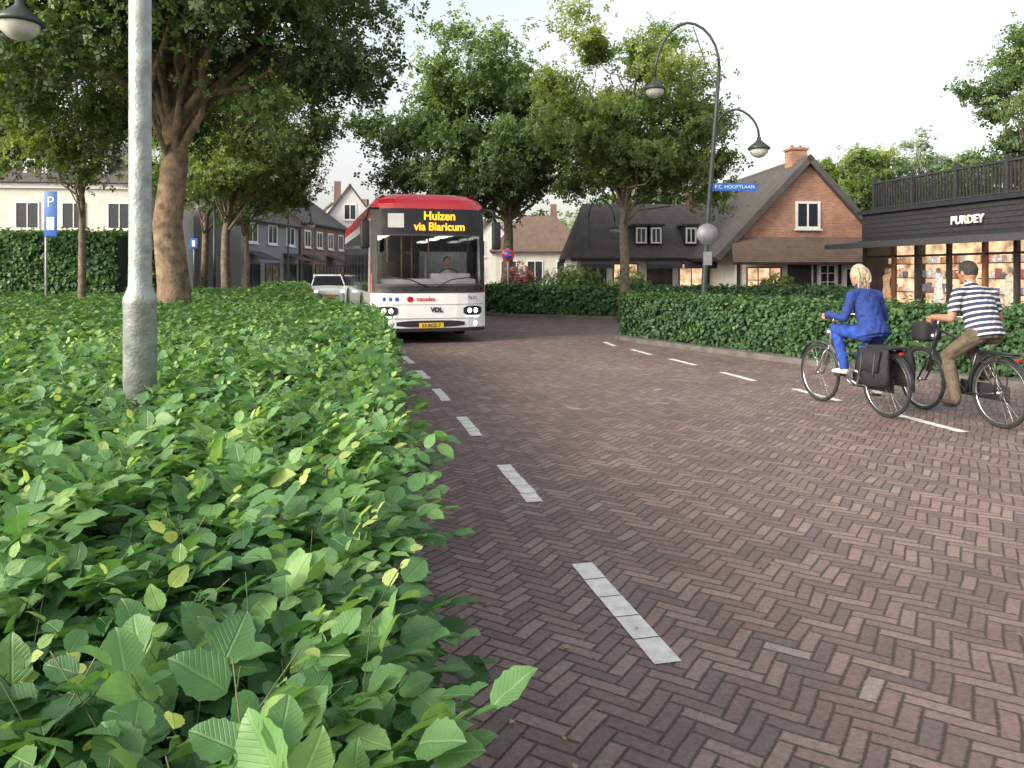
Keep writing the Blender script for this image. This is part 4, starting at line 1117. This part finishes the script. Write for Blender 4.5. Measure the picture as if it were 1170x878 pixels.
# ---------------------------------------------------------------- bicycles
def bike(name, loc, head, fm, step, bags):
    T = Thing(name, (loc[0], loc[1], .0085), head)
    wh = T.p('wheels')
    for hx in (0, 1.08):
        wh.torus((hx, 0, .35), .33, .019, 'rubber'); wh.torus((hx, 0, .35), .308, .011, 'chrome')
        for k in range(24):
            a = 2 * math.pi * k / 24; o = .02 if k % 2 else -.02
            wh.tube([(hx, o, .35), (hx + .305 * math.cos(a), 0, .35 + .305 * math.sin(a))], .0014, 'chrome', 3, cap=False)
        wh.tube([(hx, -.05, .35), (hx, .05, .35)], .022, 'chrome', 10)
        pts = [(hx + .37 * math.cos(a), 0, .35 + .37 * math.sin(a)) for a in [math.radians(d) for d in (range(-10, 200, 15) if hx == 0 else range(20, 185, 15))]]
        T.p('mudguards').tube(pts, [(.028, .004)] * len(pts), 'bike_dark', 8, lat=(0, 1, 0))
    f = T.p('frame'); BBp = (.44, 0, .29)
    f.tube([BBp, (.28, 0, .78)], .017, fm); f.tube([(.28, 0, .78), (.255, 0, .88)], .013, 'chrome')
    H1, H0 = (.845, 0, .93), (.90, 0, .70)
    f.tube([H1, H0], .02, fm); f.tube([H0, (.94, 0, .6), (1.0, 0, .45)], .016, fm)
    for sy in (-1, 1):
        f.tube([(.92, 0, .66), (.94, sy * .05, .6), (1.0, sy * .055, .48), (1.08, sy * .05, .35)], .011, fm, 6)
        f.tube([BBp, (.2, sy * .05, .31), (0, sy * .06, .35)], .01, fm, 6); f.tube([(.285, 0, .76), (.15, sy * .05, .58), (0, sy * .06, .35)], .008, fm, 6)
        T.p('rack').tube([(0, sy * .07, .35), (-.02, sy * .07, .73)], .006, 'black_plastic', 5)
        T.p('rack').tube([(.25, sy * .05, .73), (-.2, sy * .06, .73)], .007, 'black_plastic', 5)
    if step:
        f.tube([H0, (.72, 0, .46), (.55, 0, .33), BBp], .019, fm); f.tube([H1, (.7, 0, .62), (.5, 0, .45), (.4, 0, .42)], .014, fm)
    else:
        f.tube([H1, (.285, 0, .77)], .016, fm); f.tube([H0, BBp], .018, fm)
    hb = T.p('handlebar')
    hb.tube([H1, (.83, 0, 1.03)], .013, 'chrome')
    hb.tube([(.56, .27, 1.03), (.66, .265, 1.04), (.76, .22, 1.06), (.83, .1, 1.05), (.83, -.1, 1.05), (.76, -.22, 1.06), (.66, -.265, 1.04), (.56, -.27, 1.03)], .011, 'chrome', 8)
    for sy in (-1, 1): hb.tube([(.555, sy * .271, 1.03), (.68, sy * .262, 1.042)], .017, 'black_plastic', 8)
    hb.ell((.92, 0, .84), (.05, .04, .045), 'chrome', 10, 8)
    sd = T.p('saddle')
    sd.tube([(.09, 0, .905), (.14, 0, .915), (.22, 0, .915), (.32, 0, .905), (.38, 0, .9)], [(.06, .02), (.1, .035), (.085, .035), (.035, .025), (.015, .015)], 'black_plastic', 12, lat=(0, 1, 0))
    ck = T.p('drivetrain')
    ck.rbox(-.06, .56, -.055, -.03, .26, .42, .012, 'black_plastic')
    pa = math.radians(35 if step else -60)
    for sy in (-1, 1):
        px, pz = .44 + .17 * math.cos(pa) * sy, .29 + .17 * math.sin(pa) * sy
        ck.tube([(.44, sy * .07, .29), (px, sy * .08, pz)], .01, 'chrome', 6); ck.rbox(px - .045, px + .045, sy * .12 - .045, sy * .12 + .045, pz - .012, pz + .012, .005, 'black_plastic')
    T.p('rear_light').rbox(-.225, -.2, -.025, .025, .68, .71, .006, 'tail_red')
    if bags:
        pn = T.p('panniers')
        for sy in (-1, 1):
            pn.tube([(0, sy * .12, .735), (0, sy * .14, .7), (0, sy * .155, .6), (0, sy * .165, .48), (-.005, sy * .16, .38), (-.005, sy * .15, .335)], [(.17, .03), (.19, .05), (.2, .07), (.215, .08), (.2, .075), (.13, .04)], 'bag_black', 20, lat=(1, 0, 0))
            pn.tube([(.02, sy * .2, .73), (.02, sy * .228, .62), (.02, sy * .245, .5)], [(.17, .006)] * 3, 'bag_black', 8, lat=(1, 0, 0))
            for q in (-.09, .1): pn.tube([(q, sy * .225, .7), (q, sy * .252, .5), (q, sy * .25, .44)], .006, 'bus_grey', 5)
        pn.rbox(-.18, .18, -.11, .11, .735, .765, .012, 'bag_black')
    else:
        T.p('front_bag').rbox(.9, 1.12, -.13, .13, .78, 1.0, .05, 'bag_black')
        T.p('rack').rbox(-.19, .2, -.07, .07, .742, .752, .004, 'black_plastic')
    T.done(); return (.44 + .17 * math.cos(pa), .29 + .17 * math.sin(pa)), (.44 - .17 * math.cos(pa), .29 - .17 * math.sin(pa))

def ik(a, c, l1, l2, bend):
    a = Vector(a); c = Vector(c); d = c - a; L = min(d.length, l1 + l2 - 1e-3); t = d.normalized()
    x = (l1 * l1 - l2 * l2 + L * L) / (2 * L); h = math.sqrt(max(l1 * l1 - x * x, 0))
    bd = Vector(bend); bd = (bd - t * bd.dot(t)).normalized()
    return a + t * x + bd * h

def rider(name, loc, head, peds, top, sleeve, legm, shoe, skin, hair, woman, turn=0., dz=0., fwd=0.):
    T = Thing(name, (loc[0], loc[1], .0085), head)
    segs = []
    m = MB()
    def cap(p0, p1, r0, r1, mat, n=5, bul=0.):
        p0 = Vector(p0); p1 = Vector(p1)
        pts = []; rr = []
        for k in range(n):
            t = k / (n - 1); pts.append(p0.lerp(p1, t)); rr.append((r0 * (1 - t) + r1 * t) * (1 + bul * math.sin(t * math.pi)))
        m.tube(pts, rr, 'skin', 12); m.ell(p0, (r0,) * 3, 'skin', 10, 8); m.ell(p1, (r1,) * 3, 'skin', 10, 8)
        segs.append((p0, p1, mat, max(r0, r1)))
    hipx = .2
    wS = .165 if woman else .2
    sp = [(hipx - .02, .90), (hipx, .985), (hipx + .03 + fwd * .2, 1.09), (hipx + .085 + fwd * .5, 1.22), (hipx + .13 + fwd * .8, 1.33), (hipx + .16 + fwd, 1.40), (hipx + .185 + fwd * 1.1, 1.455)]
    rr = ([(.16, .125), (.17, .13), (.145, .11), (.155, .118), (.165, .1), (.095, .07), (.048, .05)] if woman else
          [(.165, .13), (.17, .14), (.172, .14), (.19, .14), (.2, .115), (.12, .08), (.058, .06)])
    sp = [(a, 0, z + dz) for a, z in sp]
    m.tube(sp, rr, 'skin', 20, lat=(0, 1, 0))
    segs.append((Vector(sp[0]), Vector(sp[1]), legm if not woman else top, .17)); segs.append((Vector(sp[1]), Vector(sp[5]), top, .17)); segs.append((Vector(sp[5]) + Vector((0, 0, .06)), Vector(sp[6]) + Vector((0, 0, .05)), skin, .06))
    m.tube([(hipx - .02, 0, .92 + dz), (hipx + .0, 0, .98 + dz), (hipx + .03, 0, 1.08 + dz)], [(rr[1][0] + .018, rr[1][1] + .018), (rr[1][0] + .014, rr[1][1] + .012), (rr[2][0] + .004, rr[2][1] + .004)], 'skin', 20, lat=(0, 1, 0))
    segs.append((Vector((hipx, 0, .955 + dz)), Vector((hipx + .03, 0, 1.08 + dz)), top, .19))
    for sy in (-1, 1):
        sh = Vector((hipx + .125 + fwd * .85, sy * wS, 1.365 + dz)); wr = Vector((.575, sy * .285, 1.075))
        el = ik(sh, wr, .27, .25, (-.4, sy * .35, -1))
        mid = sh.lerp(el, .62)
        if sleeve == 'long':
            cap(sh, el, .058, .047, top); cap(el, wr, .046, .034, top)
        else:
            cap(sh, mid, .062, .06, top); cap(mid, el, .044, .042, skin); cap(el, wr, .043, .028, skin, bul=.06)
        cap((hipx + .14 + fwd * .9, sy * .06, 1.385 + dz), sh, .06, .058, top)
        g0 = Vector((.56, sy * .271, 1.03)); ax = (Vector((.68, sy * .262, 1.042)) - g0).normalized()
        q = Vector((-ax.y, ax.x, 0)).normalized()
        if q.y * sy < 0: q = -q
        up = Vector((0, 0, 1))
        pc = g0 + ax * .055 + q * .016 + up * .03
        cap(wr, pc, .028, .022, skin); m.ell(pc, (.048, .032, .02), 'skin', 10, 8); segs.append((pc, pc + ax * .02, skin, .03))
        fl = [.9, 1.0, .95, .78]
        for k in range(4):
            c = g0 + ax * (.1 - k * .022)
            pts = [c + (q * math.cos(a) + up * math.sin(a)) * (.027 + .001 * k) for a in [math.radians(80 - j * 52 * fl[k]) for j in range(5)]]
            m.tube(pts, [.0095, .009, .0085, .008, .007], 'skin', 6); segs.append((pts[0], pts[-1], skin, .01))
        tp = [pc - q * .02 + ax * .0, pc - q * .04 + ax * .03 - up * .012, pc - q * .045 + ax * .06 - up * .03]
        m.tube(tp, [.012, .011, .008], 'skin', 6); segs.append((tp[0], tp[-1], skin, .01))
        px, pz = peds[0] if sy > 0 else peds[1]
        an = Vector((px - .07, sy * .115, pz + .1)); hp = Vector((hipx + .0, sy * .09, .95 + dz))
        kn = ik(hp, an, .44, .43, (1, sy * .08, .2))
        cap(hp, kn, .095 if woman else .1, .064 if woman else .068, legm); cap(kn, an, .062 if woman else .066, .05 if woman else .058, legm, bul=.08)
        m.tube([(px - .12, sy * .12, pz + .045), (px - .08, sy * .12, pz + .055), (px, sy * .12, pz + .045), (px + .08, sy * .12, pz + .035), (px + .125, sy * .12, pz + .03)], [(.028, .025), (.036, .04), (.042, .033), (.043, .025), (.02, .012)], 'skin', 12, lat=(0, 1, 0))
        segs.append((Vector((px - .1, sy * .12, pz + .035)), Vector((px + .1, sy * .12, pz + .03)), shoe, .05))
        cap(an, (px - .07, sy * .12, pz + .07), .034, .036, skin if woman else shoe)
    hc = Vector((hipx + .225 + fwd * 1.2, 0, 1.58 + dz)); HM = Matrix.Rotation(turn, 3, 'Z') @ Matrix.Rotation(.1, 3, 'Y')
    def hp_(x, y, z): return hc + HM @ Vector((x, y, z))
    m.tube([sp[-1], hp_(-.01, 0, -.06)], [.05, .047] if woman else [.06, .058], 'skin', 12)
    m.ell(hc, (.1, .078, .115), 'skin', 16, 12, M=HM); m.ell(hp_(.035, 0, -.055), (.06, .055, .062), 'skin', 14, 10, M=HM)
    m.ell(hp_(.103, 0, -.015), (.018, .012, .026), 'skin', 8, 6, M=HM); m.ell(hp_(.07, 0, -.1), (.03, .03, .018), 'skin', 8, 6, M=HM)
    for sy in (-1, 1): m.ell(hp_(-.005, sy * .08, -.01), (.02, .01, .032), 'skin', 8, 8, M=HM)
    segs.append((hc, hp_(.02, 0, -.05), skin, .1))
    tmp = m.build('tmp_body'); md = tmp.modifiers.new('r', 'REMESH'); md.mode = 'VOXEL'; md.voxel_size = .0075; md.use_smooth_shade = True
    ms = tmp.modifiers.new('s', 'SMOOTH'); ms.factor = .5; ms.iterations = 2
    dg = bpy.context.evaluated_depsgraph_get(); me = D.meshes.new_from_object(tmp.evaluated_get(dg)); me.name = 'body'
    D.objects.remove(tmp)
    me.materials.clear(); names = []
    for s in segs:
        if s[2] not in names: names.append(s[2])
    for nm in names: me.materials.append(MATS[nm])
    nv = len(me.vertices); co = np.empty(nv * 3, np.float32); me.vertices.foreach_get('co', co); co = co.reshape(-1, 3)
    no = np.empty(nv * 3, np.float32); me.vertices.foreach_get('normal', no); no = no.reshape(-1, 3)
    fold = np.sin(co[:, 2] * 55 + co[:, 0] * 40 + 2 * np.sin(co[:, 1] * 30)) * np.sin(co[:, 1] * 35 - co[:, 2] * 18) * .006
    fold *= (co[:, 2] < 1.40 + dz) * (co[:, 2] > .5) * (np.abs(co[:, 1]) < .2)
    co = co + no * fold[:, None]; me.vertices.foreach_set('co', co.reshape(-1).astype(np.float32))
    nf = len(me.polygons); C = np.empty(nf * 3, np.float32); me.polygons.foreach_get('center', C); C = C.reshape(-1, 3)
    best = np.full(nf, 1e9); idx = np.zeros(nf, np.int32)
    for (a, c, mt, r) in segs:
        a = np.array(a); c = np.array(c); d = c - a; t = np.clip(((C - a) @ d) / max(d @ d, 1e-9), 0, 1)
        dist = np.linalg.norm(C - (a + t[:, None] * d), axis=1) / (r ** .75)
        w_ = dist < best; best[w_] = dist[w_]; idx[w_] = names.index(mt)
    me.polygons.foreach_set('material_index', idx); me.polygons.foreach_set('use_smooth', np.ones(nf, bool))
    o = D.objects.new('body', me); COL.objects.link(o); o.parent = T.e
    fc = T.p('face')
    for sy in (-1, 1):
        fc.ell(hp_(.088, sy * .03, .012), (.01, .014, .009), 'white_paint', 8, 6, M=HM); fc.ell(hp_(.096, sy * .03, .012), (.005, .006, .006), 'eye_dark', 8, 6, M=HM)
        fc.ell(hp_(.093, sy * .03, .034), (.006, .018, .004), hair, 8, 6, M=HM)
    fc.ell(hp_(.094, 0, -.06), (.006, .024, .007), 'lips', 8, 6, M=HM)
    hr = T.p('hair')
    if woman:
        def fn(p):
            k = 1 + .03 * math.sin(p.y * 22 + p.z * 5)
            p = p * k
            if p.x > .35 and p.z < .45: p.x = .35 + (p.x - .35) * .1
            if p.z < -.5: p.z = -.5 + (p.z + .5) * .2
            return p
        hr.ell(hp_(-.015, 0, .018), (.106, .088, .113), hair, 24, 18, M=HM, fn=fn)
        rr_ = random.Random(4)
        for k in range(90):
            a = rr_.uniform(-1.9, 1.9); zt = rr_.uniform(.0, .09)
            rx = math.sqrt(max(0.05, 1 - (zt / .12) ** 2))
            s0 = hp_(-.02 - .1 * rx * math.cos(a * .5) * .9, .088 * rx * math.sin(a), zt)
            s1 = hp_(-.1 - rr_.uniform(0, .02), .07 * math.sin(a) , zt - .08)
            s2 = hp_(-.085 + rr_.uniform(-.02, .02), .055 * math.sin(a) + rr_.uniform(-.01, .01), -.09)
            s3 = hp_(-.085 + rr_.uniform(-.02, .02), .05 * math.sin(a) + rr_.uniform(-.02, .02), -.13 - rr_.uniform(0, .05))
            hr.tube([s0, s1, s2, s3], [.006, .01, .009, .003], hair, 5)
    else:
        def fn(p):
            k = 1 + .03 * math.sin(p.y * 26 + p.z * 9)
            p = p * k
            if p.x > .55 and p.z < .5: p.x = .55 + (p.x - .55) * .1
            if p.z < -.45: p.z = -.45 + (p.z + .45) * .2
            return p
        hr.ell(hp_(-.012, 0, .018), (.1, .084, .107), hair, 24, 18, M=HM, fn=fn)
    T.done()
    return T
hw_ = math.atan2(.96, -.27); hm_ = math.atan2(.98, -.2)
pw = bike('bicycle', (3.99, 8.2), hw_, 'bike_silver', True, True)
pm = bike('bicycle', (4.84, 7.62), hm_, 'bike_dark', False, False)
rider('woman_cycling', (3.99, 8.2), hw_, pw, 'blue_cloth', 'long', 'blue_trouser', 'shoe_white', 'skin', 'hair_blonde', True, turn=-.1, dz=-.07)
rider('man_cycling', (4.84, 7.62), hm_, pm, 'striped_shirt', 'short', 'khaki', 'shoe_dark', 'skin_tan', 'hair_dark', False, turn=.15, dz=-.035)

# ---------------------------------------------------------------- light, world, camera
SUN_EL, AZ = math.radians(26), math.radians(235)
world = D.worlds.new('World'); scene.world = world; world.use_nodes = True
nt = world.node_tree; nt.nodes.clear()
sky = nt.nodes.new('ShaderNodeTexSky'); sky.sky_type = 'NISHITA'; sky.sun_disc = False
sky.sun_elevation = SUN_EL; sky.sun_rotation = AZ; sky.air_density = 1.2; sky.dust_density = 4; sky.ozone_density = 1
hs = nt.nodes.new('ShaderNodeHueSaturation'); hs.inputs['Saturation'].default_value = .38; hs.inputs['Value'].default_value = 2.2
tint = nt.nodes.new('ShaderNodeMixRGB'); tint.blend_type = 'MULTIPLY'; tint.inputs[0].default_value = 1; tint.inputs[2].default_value = (1.03, 1, .965, 1)
bg = nt.nodes.new('ShaderNodeBackground'); bg.inputs[1].default_value = .15
wo = nt.nodes.new('ShaderNodeOutputWorld')
nt.links.new(sky.outputs[0], hs.inputs['Color']); nt.links.new(hs.outputs[0], tint.inputs[1]); nt.links.new(tint.outputs[0], bg.inputs[0]); nt.links.new(bg.outputs[0], wo.inputs[0])
sl = D.lights.new('sun', 'SUN'); sl.energy = 2.1; sl.angle = math.radians(16); sl.color = (1, .87, .7)
so = D.objects.new('sun', sl); COL.objects.link(so)
dirv = Vector((math.sin(AZ) * math.cos(SUN_EL), math.cos(AZ) * math.cos(SUN_EL), math.sin(SUN_EL)))
so.rotation_euler = dirv.to_track_quat('Z', 'Y').to_euler(); so.location = (-20, -20, 30)
cam = D.cameras.new('camera'); cam.sensor_width = 36; cam.lens = 879 / 1170 * 36; cam.shift_y = -(439 - 312) / 1170
cam.clip_start = .05; cam.clip_end = 2000
co = D.objects.new('camera', cam); COL.objects.link(co); co.location = (0, 0, 1.55); co.rotation_euler = (math.pi / 2, 0, 0)
scene.camera = co
scene.view_settings.view_transform = 'Standard'; scene.view_settings.look = 'None'; scene.view_settings.exposure = 0
